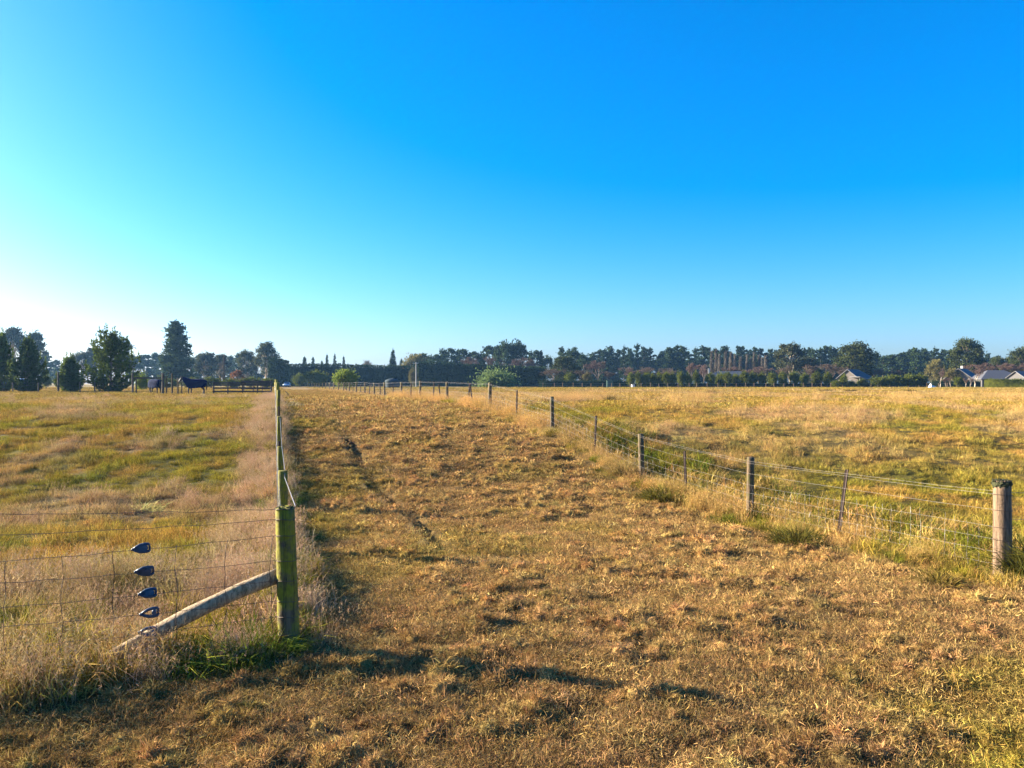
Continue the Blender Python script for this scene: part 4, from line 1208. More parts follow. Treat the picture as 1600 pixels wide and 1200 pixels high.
# --- behind the hedges, middle
mid = ((476, 557, 15), (489, 557, 15), (503, 563, 13), (511, 553, 12), (523, 552, 12), (537, 556, 11), (614, 545, 18), (627, 560, 16))
for i, (px, top, w) in enumerate(mid):
    tree('spire_tree', 'spire', px, top, w, 300 + i * 4, ORD[i] + ' pointed conifer from the left rising above the dark hedge', 'pointed conifers above the hedge')
tree('bare_tree', 'bare', 576, 561, 24, 300, 'bare twiggy tree top above the hedge behind the tank', None, 0)
wd = ((662, 546, 30), (680, 548, 26), (700, 537, 32), (722, 539, 36), (744, 543, 30), (768, 533, 38), (788, 530, 36), (808, 529, 38), (836, 541, 26), (856, 553, 20), (878, 542, 28), (896, 540, 30), (912, 548, 26), (846, 548, 16))
for i, (px, top, w) in enumerate(sorted(wd)):
    tree('forest_tree', 'forest', px, top, w, random.uniform(285, 330), ORD[i] + ' tree from the left of the dark wood above the right conifer hedge', 'dark wood above the hedge')
for i, (px, top, w) in enumerate(((738, 557, 40), (766, 556, 44), (806, 557, 44), (828, 562, 30))):
    tree('bare_tree', 'pink', px, top, w, 268, ORD[i] + ' pinkish bare tree from the left just above the right conifer hedge', 'pinkish bare trees')
tree('spreading_tree', 'big_round', 882, 554, 50, 236, 'dark spreading evergreen where the conifer hedge ends', None, 1)

# --- right background: shelter belt pines
bp = ((925, 552, 16), (936, 547, 16), (945, 546, 14), (953, 541, 14), (965, 546, 14), (975, 541, 14), (985, 545, 12), (996, 537, 14), (1006, 542, 12), (1016, 543, 18), (1034, 549, 16), (1047, 543, 18), (1057, 540, 15), (1066, 541, 16), (1076, 549, 12),
      (1087, 544, 18), (1098, 541, 18), (1109, 543, 14), (1119, 545, 15), (1131, 541, 18), (1141, 550, 12), (1155, 541, 12), (1162, 541, 12), (1172, 546, 12), (1181, 543, 12), (1188, 544, 10), (1197, 551, 14), (1206, 545, 12), (1213, 547, 10))
for i, (px, top, w) in enumerate(bp):
    tree('shelter_belt_pine', 'belt_pine', px, top, w * 1.35, random.uniform(340, 380), ORD[i] + ' pine from the left in the ragged shelter belt behind the poplars', 'shelter belt pines')
bq = ((1250, 548, 14), (1258, 544, 10), (1265, 543, 10), (1272, 546, 14), (1282, 543, 16), (1290, 540, 14), (1299, 541, 16), (1307, 546, 14), (1316, 550, 14), (1366, 552, 20), (1380, 557, 18), (1394, 554, 18), (1408, 551, 18), (1421, 546, 18), (1432, 544, 18), (1446, 545, 18), (1460, 543, 20), (1472, 546, 16), (1484, 547, 20), (1558, 556, 22), (1574, 560, 18), (1544, 552, 12))
for i, (px, top, w) in enumerate(sorted(bq)):
    tree('shelter_belt_pine', 'belt_pine', px, top, w * 1.25, random.uniform(330, 370), ORD[i] + ' pine from the left in the dark row behind the houses', 'pines behind the houses')
lowfill = [(px, 555 + random.uniform(-3, 6), 44) for px in range(905, 1610, 27)]
for i, (px, top, w) in enumerate(lowfill):
    tree('forest_tree', 'forest', px, top, w, 385 + random.uniform(-10, 30), ORD[i] + ' dark tree from the left low behind the shelter belt pines', 'dark undergrowth behind the shelter belt', 0)
tree('gum_tree', 'gum', 1235, 531, 48, 245, 'tall drooping brownish gum right of the poplars', None, 2)
tree('gum_tree', 'gum', 1262, 556, 40, 250, 'lower grey green gum at the right shoulder of the drooping gum', None, 1)
tree('spreading_tree', 'big_round', 1337, 532, 62, 250, 'large round dark tree above the gabled house', None, 0)
tree('spreading_tree', 'big_round', 1510, 525, 52, 240, 'tallest round crowned tree above the grey roofed house', None, 1)
tree('spreading_tree', 'big_round', 1600, 540, 52, 250, 'large dark tree cut by the right edge of the photo', None, 0)
tree('spreading_tree', 'big_round', 1557, 556, 26, 255, 'small round tree between the two tallest trees on the right', None, 1)
for i, (px, top) in enumerate(((1112, 551), (1119, 549), (1124, 555), (1134, 552), (1142, 553), (1148, 556), (1157, 560), (1167, 556), (1173, 561), (1178, 552), (1186, 556), (1191, 560), (1196, 558))):
    tree('bare_poplar', 'poplar', px, top, 12, random.uniform(262, 280), ORD[i] + ' bare pale poplar from the left in the thin row', 'bare poplars')
brs = (('bare', 866, 575, 44, 222, 'rounded bare tree at the right end of the conifer hedge'), ('bare', 912, 577, 40, 225, 'bare bush left of the dark green box'), ('bare', 950, 578, 40, 228, 'bare bush just behind the dark green box'), ('pink', 935, 562, 40, 270, 'tall pinkish bare tree behind the low hedge'),
       ('pink', 985, 572, 40, 262, 'pinkish bare thicket left of the clipped tree row'), ('bare', 1012, 572, 36, 255, 'bare thicket above the first clipped trees'), ('bare', 1045, 574, 40, 258, 'bare thicket above the left third of the tree row'), ('pink', 1080, 566, 26, 240, 'reddish bare tree above the tree row left of the poplars'),
       ('pink', 1100, 568, 40, 250, 'pinkish bare tree at the foot of the first poplars'), ('pink', 1140, 572, 44, 255, 'pinkish bare thicket below the poplars'), ('pink', 1185, 572, 44, 256, 'pinkish bare thicket at the right end of the poplars'), ('bare', 1222, 572, 40, 232, 'bare tree in front of the drooping gum'),
       ('bare', 1268, 568, 34, 226, 'pale bare tree left of the gabled house'), ('bare', 1296, 567, 42, 228, 'wide pale bare thicket behind the gabled house'), ('bare', 1312, 572, 30, 236, 'bare thicket at the left gable of the house'), ('bare', 1368, 575, 40, 246, 'brown bare trees right behind the gabled house'),
       ('bare', 1400, 576, 46, 246, 'brown bare trees between the two houses'), ('pink', 1508, 568, 36, 228, 'pinkish bare tree behind the grey roofed house ridge'), ('pink', 1545, 566, 40, 226, 'reddish bare tree behind the long grey roof'), ('pink', 1577, 566, 36, 226, 'reddish bare tree at the right end of the long grey roof'), ('pink', 1602, 566, 36, 222, 'reddish bare tree at the right edge'))
for k_, px, top, w, d, lab in brs:
    tree('bare_tree', k_, px, top, w, d, lab, 'bare winter trees')
for k_, px, top, w, d, v, lab in (('willow', 1265, 553, 0, 0, 0, ''), ):
    pass
tree('willow_tree', 'willow', 1462, 557, 30, 235, 'olive tree left of the tallest round crowned tree', None, 0)
tree('willow_tree', 'willow', 1488, 572, 24, 212, 'brownish leafy tree at the left gable of the grey roofed house', None, 0)
tree('bush', 'willow', 917, 582, 18, 216, 'green bush behind the low hedge left of the dark green box', None, 1, 'bush')
tree('bush', 'shrub', 890, 580, 18, 218, 'dark bush beside the rounded bare tree', None, 1, 'bush')
# clipped round trees along the far field edge
rowt = [986, 998, 1010, 1020, 1030, 1041, 1051, 1063, 1075, 1088, 1110, 1124, 1136, 1150, 1163, 1176, 1190, 1206, 1223, 1240, 1257, 1275, 1293]
for i, px in enumerate(rowt):
    tree('clipped_tree', 'shrub', px, 579.5 + random.uniform(-2.0, 3), (12.5 if px < 1100 else 15) + random.uniform(-1.5, 2), 200 + random.uniform(-2, 2), ORD[i] + ' rounded evergreen from the left in the row along the far field edge', 'rounded evergreens along the far field edge')
for px, top, w, lab in ((1590, 591, 20, 'round bush before the house end at the right edge'), (1330, 594, 12, 'low round bush below the sunlit gable'), (1548, 590, 12, 'slim bush before the long grey roofed house'), (1497, 588, 15, 'dark bush below the sharp gable'), (1318, 583, 13, 'slim bush hiding the left gable wall of the house'), (1347, 591, 14, 'small yellow green bush at the right front of the gabled house'), (1372, 588, 28, 'wide bright bush right of the gabled house'), (1394, 584, 26, 'second bush right of the gabled house'),
                        (1421, 583, 24, 'leafy bush midway between the houses'), (1437, 582, 20, 'bush left of the white heap'), (1306, 593, 14, 'low bush left of the gabled house'), (1408, 587, 18, 'dark low bush midway between the houses')):
    tree('garden_bush', 'shrub', px, top, w, 190, lab, 'garden bushes by the houses', None, 'bush')
for px, top, w, v, lab in ((1469, 573, 17, 0, 'vase shaped bare tree with pale trunk right of the white heap'), (1485, 588, 11, 1, 'small bare sapling right of the vase shaped bare tree'), (1478, 590, 9, 1, 'thin bare sapling beside the vase shaped tree'),
                           (1509, 590, 11, 1, 'small bare sapling left of the spreading bare tree'), (1516, 588, 10, 1, 'bare sapling touching the spreading bare tree'), (1523, 570, 30, 0, 'spreading bare tree with pale trunk before the grey roof')):
    tree('bare_garden_tree', 'vase', px, top, w, 184, lab, 'bare garden trees', v)
# ------------------------------------------------------------------ houses, tank, pole and small far things
M['roof_dark'] = mat_simple('dark_roof', (.035, .042, .055), .7, noise=.15, scale=3, bump=.1)
M['roof_grey'] = mat_simple('grey_roof', (.075, .075, .08), .7, noise=.15, scale=3, bump=.1)
M['fascia'] = mat_simple('white_fascia', (.19, .185, .18), .6, noise=.05, bump=0)
M['brick'] = mat_simple('house_wall', (.095, .08, .07), .85, noise=.2, scale=8, bump=.1)
M['clad'] = mat_simple('grey_cladding', (.075, .072, .07), .8, noise=.1, scale=4, bump=.1)
M['glass'] = mat_simple('window_glass', (.02, .03, .04), .08, noise=0, bump=0, spec=.8)
M['white'] = mat_simple('white_paint', (.6, .59, .57), .6, noise=.06, bump=0)

def house(label, px, d, rz, Lx, Wy, wall, ridge, hip0, hip1, roof_mat, wall_mat, wins=(), eave=.45, group=None, chimney=None):
    """gabled or hipped house, ridge along local x"""
    x_ = (px - 800) / FPX * d
    R = thing('house', label, 'house', (x_, d, gz1(x_, d) - .05), rz, group)
    hx, hy = Lx / 2, Wy / 2
    w = MB()
    vs = [(-hx, -hy, -.3), (hx, -hy, -.3), (hx, hy, -.3), (-hx, hy, -.3), (-hx, -hy, wall), (hx, -hy, wall), (hx, hy, wall), (-hx, hy, wall)]
    fs = [(0, 1, 5, 4), (1, 2, 6, 5), (2, 3, 7, 6), (3, 0, 4, 7)]
    w.add(vs, fs)
    if not hip0: w.add([(-hx, -hy, wall), (-hx, hy, wall), (-hx, 0, ridge - .12)], [(0, 2, 1)])
    if not hip1: w.add([(hx, -hy, wall), (hx, hy, wall), (hx, 0, ridge - .12)], [(0, 1, 2)])
    link('wall', w.mesh('wall'), M[wall_mat], R)
    e = eave; sl_ = (ridge - wall) / hy; ze = wall - sl_ * e
    rx0 = -hx - (0 if hip0 else e) + (hy * .9 if hip0 else 0); rx1 = hx + (0 if hip1 else e) - (hy * .9 if hip1 else 0)
    A, B, C_, D = (-hx - e, -hy - e, ze), (hx + e, -hy - e, ze), (hx + e, hy + e, ze), (-hx - e, hy + e, ze)
    P, Q = (rx0, 0, ridge), (rx1, 0, ridge)
    th = .14
    def slab(mb, pts):
        top = [Vector(p) + Vector((0, 0, th)) for p in pts]; bot = [Vector(p) for p in pts]; n = len(pts)
        mb.add(top + bot, [tuple(range(n)), tuple(reversed(range(n, 2 * n)))] + [(i, i + n, (i + 1) % n + n, (i + 1) % n) for i in range(n)])
    rf = MB(); slab(rf, [A, B, Q, P]); slab(rf, [C_, D, P, Q])
    if hip0: slab(rf, [D, A, P])
    if hip1: slab(rf, [B, C_, Q])
    ro = link('roof', rf.mesh('roof'), M[roof_mat], R)
    fa = MB()
    def bar(a, b): fa.tube([Vector(a) + Vector((0, 0, th * .5)), Vector(b) + Vector((0, 0, th * .5))], .085, 4)
    if not hip0: bar(A, P); bar(D, P)
    if not hip1: bar(B, Q); bar(C_, Q)
    bar(A, B)
    if hip0: bar(D, A)
    if hip1: bar(B, C_)
    link('fascia', fa.mesh('fascia'), M['fascia'], ro)
    for (face, u, z, ww, hh_) in wins:
        g = MB(); f = MB()
        if face == 'front': c = (u, -hy - .02, z); s_ = (ww, .04, hh_); s2 = (ww + .2, .06, hh_ + .2)
        else: c = (-hx - .02, u, z); s_ = (.04, ww, hh_); s2 = (.06, ww + .2, hh_ + .2)
        f.box(c, s2); wo = link('window', f.mesh('window'), M['fascia'], R)
        c2 = (c[0], c[1] - .03, c[2]) if face == 'front' else (c[0] - .03, c[1], c[2])
        g.box(c2, s_); link('pane', g.mesh('pane'), M['glass'], wo)
    if chimney:
        ch = MB().box(chimney, (.6, .6, 1.6)); link('chimney', ch.mesh('chimney'), M['concrete'], ro)
    return R
h1 = house('gabled house with dark roof and white fascia at the far field edge', 1337, 222, math.radians(38), 8.4, 6.0, 2.7, 5.0, False, True, 'roof_dark', 'brick', (('front', -2, 1.4, 1.5, 1.2), ('front', 1.2, 1.2, .9, 2.0), ('side', 0, 1.4, 1.6, 1.2)))
v_ = MB().box((-5.0, -3.2, 2.75), (3.2, 3.0, .12), 0, .10); link('veranda_roof', v_.mesh('veranda_roof'), M['fascia'], h1)
for a in (-6.3, -3.9): 
    p_ = MB().box((a, -4.5, 1.2), (.12, .12, 2.6)); link('veranda_post', p_.mesh('veranda_post'), M['fascia'], h1)
house('grey roofed house wing with sharp gable behind the bare garden trees', 1504, 214, math.radians(48), 9, 6.4, 2.6, 5.1, False, False, 'roof_dark', 'clad', (('side', 0, 1.4, 1.4, 1.1),), group=None, chimney=(.5, .3, 5.2))
house('long low house with grey hipped roof behind the clipped hedge', 1556, 206, math.radians(-4), 11.0, 7.5, 2.4, 4.5, True, True, 'roof_grey', 'clad', (('front', -2.5, 1.4, 1.8, 1.1), ('front', 1.5, 1.4, 1.8, 1.1)))
house('house end with white fascia cut by the right photo edge', 1606, 200, math.radians(12), 7, 6, 2.4, 4.2, False, False, 'roof_grey', 'clad', (('front', 0, 1.3, 1.6, 1.1),))
house('dark roofed house with pale chimney behind the tree row below the poplars', 1140, 236, math.radians(-10), 12, 6, 3.4, 4.7, True, True, 'roof_dark', 'clad', (('front', -3, 1.4, 1.5, 1.2),), chimney=(-6.2, -1, 4.9))

# domed water tank
dt = 168.0; xt = (612.5 - 800) / FPX * dt
tk = thing('water_tank', 'ribbed dark green water tank with domed roof before the conifer hedge', 'tank', (xt, dt, gz1(xt, dt)))
mt_tank = mat_simple('tank_steel', (.018, .036, .042), .75, .0, noise=.15, scale=3, bump=.05, spec=.2)
mb = MB(); prof_t = [(1.55, -.2)]
for i in range(9):
    z = .02 + i * .17; prof_t += [(1.52, z), (1.56, z + .085)]
n = 36; vs = []; fs = []
for r_, z in prof_t: vs += [(r_ * math.cos(6.2832 * k / n), r_ * math.sin(6.2832 * k / n), z) for k in range(n)]
for j in range(len(prof_t) - 1):
    for k in range(n): fs.append((j * n + k, j * n + (k + 1) % n, (j + 1) * n + (k + 1) % n, (j + 1) * n + k))
link('tank_wall', mb.add(vs, fs).mesh('tank_wall'), mt_tank, tk)
dome = [(1.60, 1.50), (1.58, 1.58), (1.3, 1.86), (.9, 2.05), (.45, 2.15), (.02, 2.18)]
vs = []; fs = []
for r_, z in dome: vs += [(r_ * math.cos(6.2832 * k / n), r_ * math.sin(6.2832 * k / n), z) for k in range(n)]
for j in range(len(dome) - 1):
    for k in range(n): fs.append((j * n + k, j * n + (k + 1) % n, (j + 1) * n + (k + 1) % n, (j + 1) * n + k))
dr = link('tank_roof', MB().add(vs, fs).mesh('tank_roof'), mt_tank, tk, True)
link('lid', MB().tube([(.3, -.3, 2.1), (.3, -.3, 2.24)], .25, 14).mesh('lid'), mt_tank, dr)

def at(px, d): 
    x_ = (px - 800) / FPX * d; return Vector((x_, d, gz1(x_, d)))
# small rail frame left of the tank
p = at(586, 168); fr = thing('hitching_rail', 'small wooden hitching rail left of the domed tank', 'rail', p)
for dx in (-.85, .85): link('post', round_post(1.15 if dx < 0 else 1.0, .09, .2, 8).mesh('post'), M['tan_post'], fr).location = (dx, 0, 0)
link('rail', MB().box((0, -.1, .98), (1.9, .05, .14)).mesh('rail'), M['tan_post'], fr)
# pale pole with cross arm
p = at(650, 228); pl = thing('power_pole', 'pale timber power pole in front of the dark hedge', 'pole', p)
link('pole', MB().tube([(0, 0, -.4), (0, 0, 4), (0, 0, 7.4)], [.15, .13, .11], 10).mesh('pole'), M['concrete'], pl)
link('cross_arm', MB().box((0, -.16, 7.0), (1.5, .1, .12)).mesh('cross_arm'), M['concrete'], pl)
for dx in (-.6, .6): link('insulator', MB().tube([(dx, -.16, 7.06), (dx, -.16, 7.22)], [.05, .03], 8).mesh('insulator'), M['white'], pl)
# dark green box
p = at(953, 200); bx_ = thing('pump_box', 'small dark green pump box on the low hedge line', 'box', p)
M['green_paint'] = mat_simple('green_paint', (.03, .075, .06), .5, noise=.1, bump=0)
link('cabinet', MB().box((0, 0, .8), (1.6, 1.2, 1.9)).mesh('cabinet'), M['green_paint'], bx_)
link('lid', MB().box((0, 0, 1.80), (1.75, 1.35, .10)).mesh('lid'), M['green_paint'], bx_)
link('door', MB().box((0, -.62, .85), (1.2, .04, 1.5)).mesh('door'), M['green_paint'], bx_)
# white trough below the tree row
p = at(989, 194); tr_ = thing('water_trough', 'small white water trough below the left end of the tree row', 'trough', p)
link('basin', MB().tube([(0, 0, -.05), (0, 0, .75)], [.42, .48], 18).mesh('basin'), M['white'], tr_)
link('rim', MB().tube([(.48 * math.cos(t), .48 * math.sin(t), .76) for t in np.linspace(0, 6.2832, 19)], .035, 6, False).mesh('rim'), M['white'], tr_)
# white tarpaulin heap
p = at(1456, 182); n = 14; vs = []; fs = []
for i in range(n + 1):
    for j in range(9):
        u = i / n; v = j / 8
        h = (.95 * math.exp(-((u - .34) / .13) ** 2) + .55 * math.exp(-((u - .68) / .28) ** 2)) * math.sin(v * math.pi) ** .7 + .03 * math.sin(u * 19 + v * 7)
        vs.append(((u - .5) * 2.0, (v - .5) * 1.5, max(h, -.02)))
for i in range(n):
    for j in range(8): fs.append((i * 9 + j, (i + 1) * 9 + j, (i + 1) * 9 + j + 1, i * 9 + j + 1))
o = link('covered_heap', MB().add(vs, fs).mesh('covered_heap'), M['white'], None, True); o.location = p
tag(o, 'low heap under a white cover below the bare garden trees', 'heap')
# blue roofed shed behind the young pines
p = at(23, 150); sh = thing('shed', 'low shed with bright blue roof glimpsed between the left young pines', 'shed', p)
M['blue_roof'] = mat_simple('blue_roof', (.03, .20, .48), .4, noise=.1, bump=0); M['blue_wall'] = mat_simple('blue_wall', (.04, .09, .15), .6, noise=.15, bump=0)
link('wall', MB().box((0, 0, .55), (5.0, 2.4, 1.5)).mesh('wall'), M['blue_wall'], sh)
link('roof', MB().box((0, 0, 1.62), (5.4, 2.9, .14), 0, 0, .22).mesh('roof'), M['blue_roof'], sh)
link('door', MB().box((.8, -1.22, .5), (.9, .04, 1.3)).mesh('door'), M['roof_dark'], sh)

# --- car at the end of the lane
def car(label, px, d, rz):
    p = at(px, d); R = thing('parked_car', label, 'car', p, rz)
    paint = mat_simple('car_paint', (.30, .40, .52), .25, .3, noise=.03, bump=0, spec=.7); dark = mat_simple('rubber', (.02, .02, .02), .8, bump=0)
    # loft of cross sections along y (front at -y)
    sec = [(-2.1, .70, .35, .62), (-2.0, .82, .30, .78), (-1.0, .86, .28, .92), (-.9, .86, .28, .95), (.9, .86, .28, .98), (1.95, .84, .30, .95), (2.1, .76, .36, .85)]
    vs = []; fs = []
    for y_, hw, z0, z1 in sec: vs += [(-hw * .95, y_, z0), (-hw, y_, (z0 + z1) / 2), (-hw * .92, y_, z1), (hw * .92, y_, z1), (hw, y_, (z0 + z1) / 2), (hw * .95, y_, z0)]
    for i in range(len(sec) - 1):
        for k in range(6): fs.append((i * 6 + k, i * 6 + (k + 1) % 6, (i + 1) * 6 + (k + 1) % 6, (i + 1) * 6 + k))
    fs += [tuple(range(5, -1, -1)), tuple((len(sec) - 1) * 6 + k for k in range(6))]
    body = link('body', MB().add(vs, fs).mesh('body'), paint, R, True)
    cab = MB(); b = [(-.78, -.75, .94), (.78, -.75, .94), (.78, 1.75, .96), (-.78, 1.75, .96), (-.62, -.15, 1.45), (.62, -.15, 1.45), (.62, 1.35, 1.46), (-.62, 1.35, 1.46)]
    cab.add(b, [(0, 1, 5, 4), (1, 2, 6, 5), (2, 3, 7, 6), (3, 0, 4, 7), (4, 5, 6, 7)])
    link('cabin', cab.mesh('cabin'), paint, R)
    link('windscreen', MB().add([(-.68, -.70, .985), (.68, -.70, .985), (.55, -.20, 1.40), (-.55, -.20, 1.40), (-.68, -.72, .985), (.68, -.72, .985), (.55, -.22, 1.40), (-.55, -.22, 1.40)], [(0, 1, 2, 3), (4, 7, 6, 5), (0, 4, 5, 1), (1, 5, 6, 2), (2, 6, 7, 3), (3, 7, 4, 0)]).mesh('windscreen'), M['glass'], R)
    for s_ in (-1, 1):
        link('headlight', MB().box((s_ * .6, -2.09, .60), (.3, .08, .14)).mesh('headlight'), M['white'], R)
        for y_ in (-1.3, 1.3):
            wh = link('wheel', MB().tube([(s_ * .66, y_, .31), (s_ * .86, y_, .31)], .31, 16).mesh('wheel'), dark, R)
            link('rim', MB().tube([(s_ * .84, y_, .31), (s_ * .875, y_, .31)], .18, 12).mesh('rim'), M['white'], wh)
    link('bumper', MB().box((0, -2.12, .42), (1.4, .1, .16)).mesh('bumper'), dark, R)
car('pale blue car seen from the front at the end of the lane', 448.5, 222, .12)

# --- horse yard and old fences beyond the left paddock
YD = 74.0
yp = at(378, YD); yard = thing('rail_fence', 'low dark wooden rail yard right of the horses', 'fence', yp)
for px in (334, 356, 379, 402, 424):
    q = at(px, YD); link('post', round_post(1.22, .075, .3, 10, .97, seed=px).mesh('post'), M['dark_rail'], yard).location = q - yp
for px in (381, 396, 410, 423):
    q = at(px, YD + 5); link('back_post', round_post(1.42, .06, .3, 10, .97, seed=px).mesh('back_post'), M['tan_post'], yard).location = q - yp
for k_, z in enumerate((.30, .62, .92, 1.14)):
    for a, b in ((334, 379), (379, 424)):
        A = at(a, YD) - yp; B = at(b, YD) - yp
        zz = (A.z + B.z) / 2 + z; c = (A + B) / 2
        link('rail', MB().box((c.x, c.y - .10, zz + random.uniform(-.02, .02)), ((B - A).length + .1, .045, .145), 0, random.uniform(-.006, .006)).mesh('rail'), M['dark_rail'], yard)
for z in (.55, 1.0, 1.3):
    A = at(379, YD + 5) - yp; B = at(424, YD + 5) - yp; c = (A + B) / 2
    link('back_rail', MB().box((c.x, c.y - .09, c.z + z), ((B - A).length + .2, .045, .13)).mesh('back_rail'), M['dark_rail'], yard)
op = at(254, 75); old = thing('post_fence', 'tall old posts with one rail between the two horses', 'fence', op)
for px, h, r_ in ((207.5, 2.05, .10), (213, 1.65, .06), (254.5, 2.1, .13), (260, 1.85, .07), (269, 2.05, .08), (278, 1.6, .075), (284, 1.5, .05)):
    q = at(px, 75); link('post', round_post(h, r_, .3, 10, .97, seed=int(px), lean=(random.uniform(-.01, .01), 0)).mesh('post'), M['dark_rail'] if px < 258 else M['grey_post'], old).location = q - op
A = at(208, 75) - op; B = at(254.5, 75) - op; c = (A + B) / 2
link('rail', MB().box((c.x, c.y + .16, c.z + 1.60), ((B - A).length, .05, .15)).mesh('rail'), M['dark_rail'], old)
for z in (.5, .9, 1.25):
    A = at(254.5, 75) - op; B = at(334, 75) - op
    link('wire', MB().tube([A + Vector((0, .15, z)), (A + B) / 2 + Vector((0, .15, z - .04)), B + Vector((0, .15, z))], .008, 5).mesh('wire'), M['rusty_wire'], old)
pp_ = at(91, 88); pf = thing('post_fence', 'post and wire fence running past the slender young pine', 'fence', pp_)
for px, h in ((91, 2.35), (125, 1.25), (148, 1.2), (60, 1.2), (20, 1.2), (-10, 1.2)):
    q = at(px, 88); link('post', round_post(h, .11 if px == 91 else .07, .3, 10, .97, seed=abs(px)).mesh('post'), M['dark_rail'], pf).location = q - pp_
for z in (.45, .8, 1.1):
    A = at(-10, 88) - pp_; B = at(207, 88) - pp_
    link('wire', MB().tube([A + Vector((0, -.1, z)), Vector((0, -.12, z)), B + Vector((0, -.1, z))], .008, 5).mesh('wire'), M['rusty_wire'], pf)
# far boundary fence of the right field
bp0 = at(1250, 193); bf = thing('post_fence', 'thin pale posts of the fence along the far field edge', 'fence', bp0)
for i, px in enumerate(range(850, 1620, 15)):
    q = at(px + random.uniform(-2, 2), 193); link('post', round_post(1.15 + random.uniform(-.1, .1), .07, .3, 8, .97, seed=i).mesh('post'), M['tan_post'], bf).location = q - bp0
for z in (.5, 1.0):
    pts = [at(px, 193) - bp0 + Vector((0, -.09, z)) for px in range(840, 1640, 40)]
    link('wire', MB().tube(pts, .012, 5).mesh('wire'), M['wire'], bf)
# broken stick lying in the lane
p = at(451, 62); o = link('broken_stick', MB().tube([(-.28, 0, .55), (-.05, -.05, .3), (.18, -.1, -.02)], [.02, .03, .025], 6).mesh('broken_stick'), M['dark_rail'], None); o.location = p
tag(o, 'thin dark stick leaning out of the grass at the far left lane edge', 'stick')

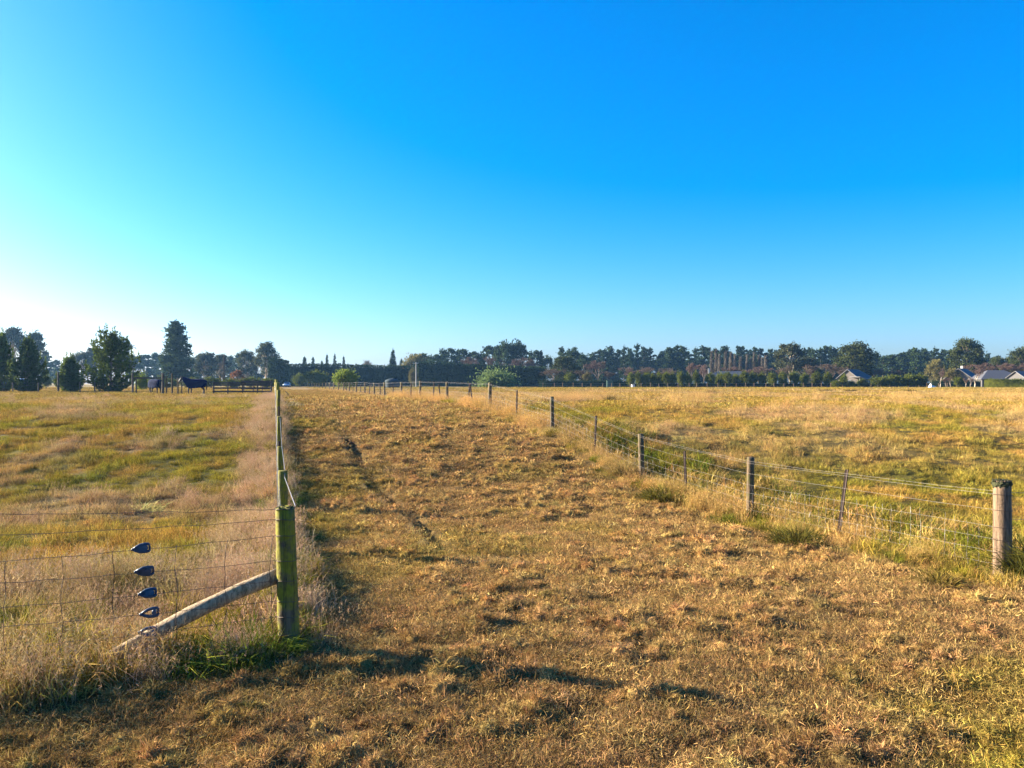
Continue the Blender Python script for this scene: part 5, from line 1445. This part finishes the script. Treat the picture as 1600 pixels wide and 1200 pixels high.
# --- horses in navy covers
M['coat'] = mat_simple('dark_coat', (.018, .013, .010), .55, noise=.3, scale=6, bump=.05)
M['rug'] = mat_simple('navy_rug', (.001, .008, .042), .95, noise=.2, scale=5, bump=.2, spec=.1)
M['hoof'] = mat_simple('hoof', (.03, .025, .02), .6, bump=0)
def horse(label, px, d, rz, graze, s=1.0):
    p = at(px, d); R = thing('horse', label, 'horse', p, rz); R.scale = (s, s, s)
    V = [(.55, 0, 1.16, .30, .31), (.05, 0, 1.12, .29, .32), (-.50, 0, 1.15, .26, .32)]
    E = [(0, 1), (1, 2)]
    if graze: V += [(-.80, 0, 1.10, .15, .22), (-1.06, 0, .80, .12, .17), (-1.24, 0, .50, .10, .13), (-1.27, 0, .30, .09, .11), (-1.24, 0, .10, .06, .07)]
    else: V += [(-.78, 0, 1.32, .15, .23), (-1.05, 0, 1.44, .11, .17), (-1.30, 0, 1.52, .09, .12), (-1.42, 0, 1.34, .09, .11), (-1.50, 0, 1.12, .06, .075)]
    E += [(2, 3), (3, 4), (4, 5), (5, 6), (6, 7)]
    for s_, o1, o2 in ((1, .05, -.05), (-1, -.10, .16)):
        k = len(V)
        V += [(-.50, s_ * .15, .86, .12, .13), (-.51 + o1, s_ * .14, .50, .065, .07), (-.52 + o1, s_ * .14, .15, .048, .05), (-.55 + o1, s_ * .14, .02, .06, .06)]
        E += [(2, k), (k, k + 1), (k + 1, k + 2), (k + 2, k + 3)]
        k = len(V)
        V += [(.50, s_ * .17, .84, .15, .17), (.72 + o2 * .5, s_ * .15, .50, .07, .075), (.64 + o2, s_ * .15, .15, .05, .05), (.60 + o2, s_ * .15, .02, .06, .065)]
        E += [(0, k), (k, k + 1), (k + 1, k + 2), (k + 2, k + 3)]
    m = bpy.data.meshes.new('body'); m.from_pydata([v[:3] for v in V], E, [])
    b = link('body', m, M['coat'], R)
    md = b.modifiers.new('skin', 'SKIN'); md.use_smooth_shade = True
    for i, v in enumerate(V): m.skin_vertices[0].data[i].radius = (v[3], v[4])
    m.skin_vertices[0].data[0].use_root = True
    sd = b.modifiers.new('sub', 'SUBSURF'); sd.levels = 2; sd.render_levels = 2
    link('tail', MB().tube([(.82, 0, 1.28), (.94, 0, 1.12), (.98, 0, .8), (.96, 0, .45)], [.04, .07, .075, .02], 8).mesh('tail'), M['coat'], R, True)
    hx, hz2 = (-1.22, .52) if graze else (-1.30, 1.60)
    for s_ in (-1, 1):
        link('ear', MB().tube([(hx, s_ * .06, hz2), (hx - .03 + (.08 if graze else 0), s_ * .085, hz2 + .15)], [.04, .008], 6).mesh('ear'), M['coat'], R)
    mane = MB()
    pts = [V[3], V[4], V[5]]
    mane.tube([(q[0] + .03, 0, q[2] + q[4] * .9) for q in pts], [.05, .05, .03], 6); link('mane', mane.mesh('mane'), M['coat'], R)
    # rug: arched cloth over back and neck
    if graze: st = [(.98, .14, 1.30, .95), (.86, .30, 1.44, .74), (.55, .36, 1.49, .66), (.05, .37, 1.46, .62), (-.45, .34, 1.50, .60), (-.72, .29, 1.46, .66), (-.90, .20, 1.32, .80)]
    else: st = [(.98, .14, 1.30, .95), (.86, .30, 1.44, .74), (.55, .36, 1.49, .68), (.05, .37, 1.46, .66), (-.45, .34, 1.50, .58), (-.70, .29, 1.57, .66), (-.92, .20, 1.63, 1.10), (-1.14, .155, 1.68, 1.26)]
    n = 13; vs = []; fs = []
    for x_, hw, zt, zb in st:
        for k in range(n):
            t = k / (n - 1) * 2 - 1; a = abs(t)
            yy = hw * (math.sin(min(a * 1.6, 1.0) * math.pi / 2) ** .8 * (1 if t > 0 else -1))
            z = zt - (zt - zb) * max(0, (a - .12) / .88) ** 1.5
            vs.append((x_, yy + .012 * math.sin(9 * x_ + 6 * t), z))
    for i in range(len(st) - 1):
        for k in range(n - 1): fs.append((i * n + k, i * n + k + 1, (i + 1) * n + k + 1, (i + 1) * n + k))
    fs.append(tuple(range(n)))
    rg = link('rug', MB().add(vs, fs).mesh('rug'), M['rug'], R, True)
    sm_ = rg.modifiers.new('thick', 'SOLIDIFY'); sm_.thickness = .02
    sd = rg.modifiers.new('sub', 'SUBSURF'); sd.levels = 1; sd.render_levels = 1
    link('belly_strap', MB().tube([(.1, -.36, .72), (.1, 0, .74), (.1, .36, .72)], .02, 6).mesh('belly_strap'), M['fascia'], rg)
    return R
horse('dark horse in a navy cover standing side on beside the rail yard', 306, 70.5, .06, False, 1.0)
horse('dark horse in a navy cover grazing behind the old posts', 243, 77, math.radians(148), True, 1.02)

# ------------------------------------------------------------------ air
def haze_box():
    mb = MB().box((0, 640, 15.5), (2960, 1370, 31.5))
    m, N, L = new_mat('haze_air')
    out = N.new('ShaderNodeOutputMaterial'); v = N.new('ShaderNodeVolumePrincipled')
    v.inputs['Color'].default_value = (.28, .58, 1.0, 1); v.inputs['Density'].default_value = HAZE_DENSITY
    v.inputs['Anisotropy'].default_value = HAZE_ANISO
    L.new(v.outputs[0], out.inputs['Volume'])
    o = link('haze', mb.mesh('haze'), m)
    tag(o, 'thin blue haze filling the air over the fields', 'haze', kind='stuff')
haze_box()
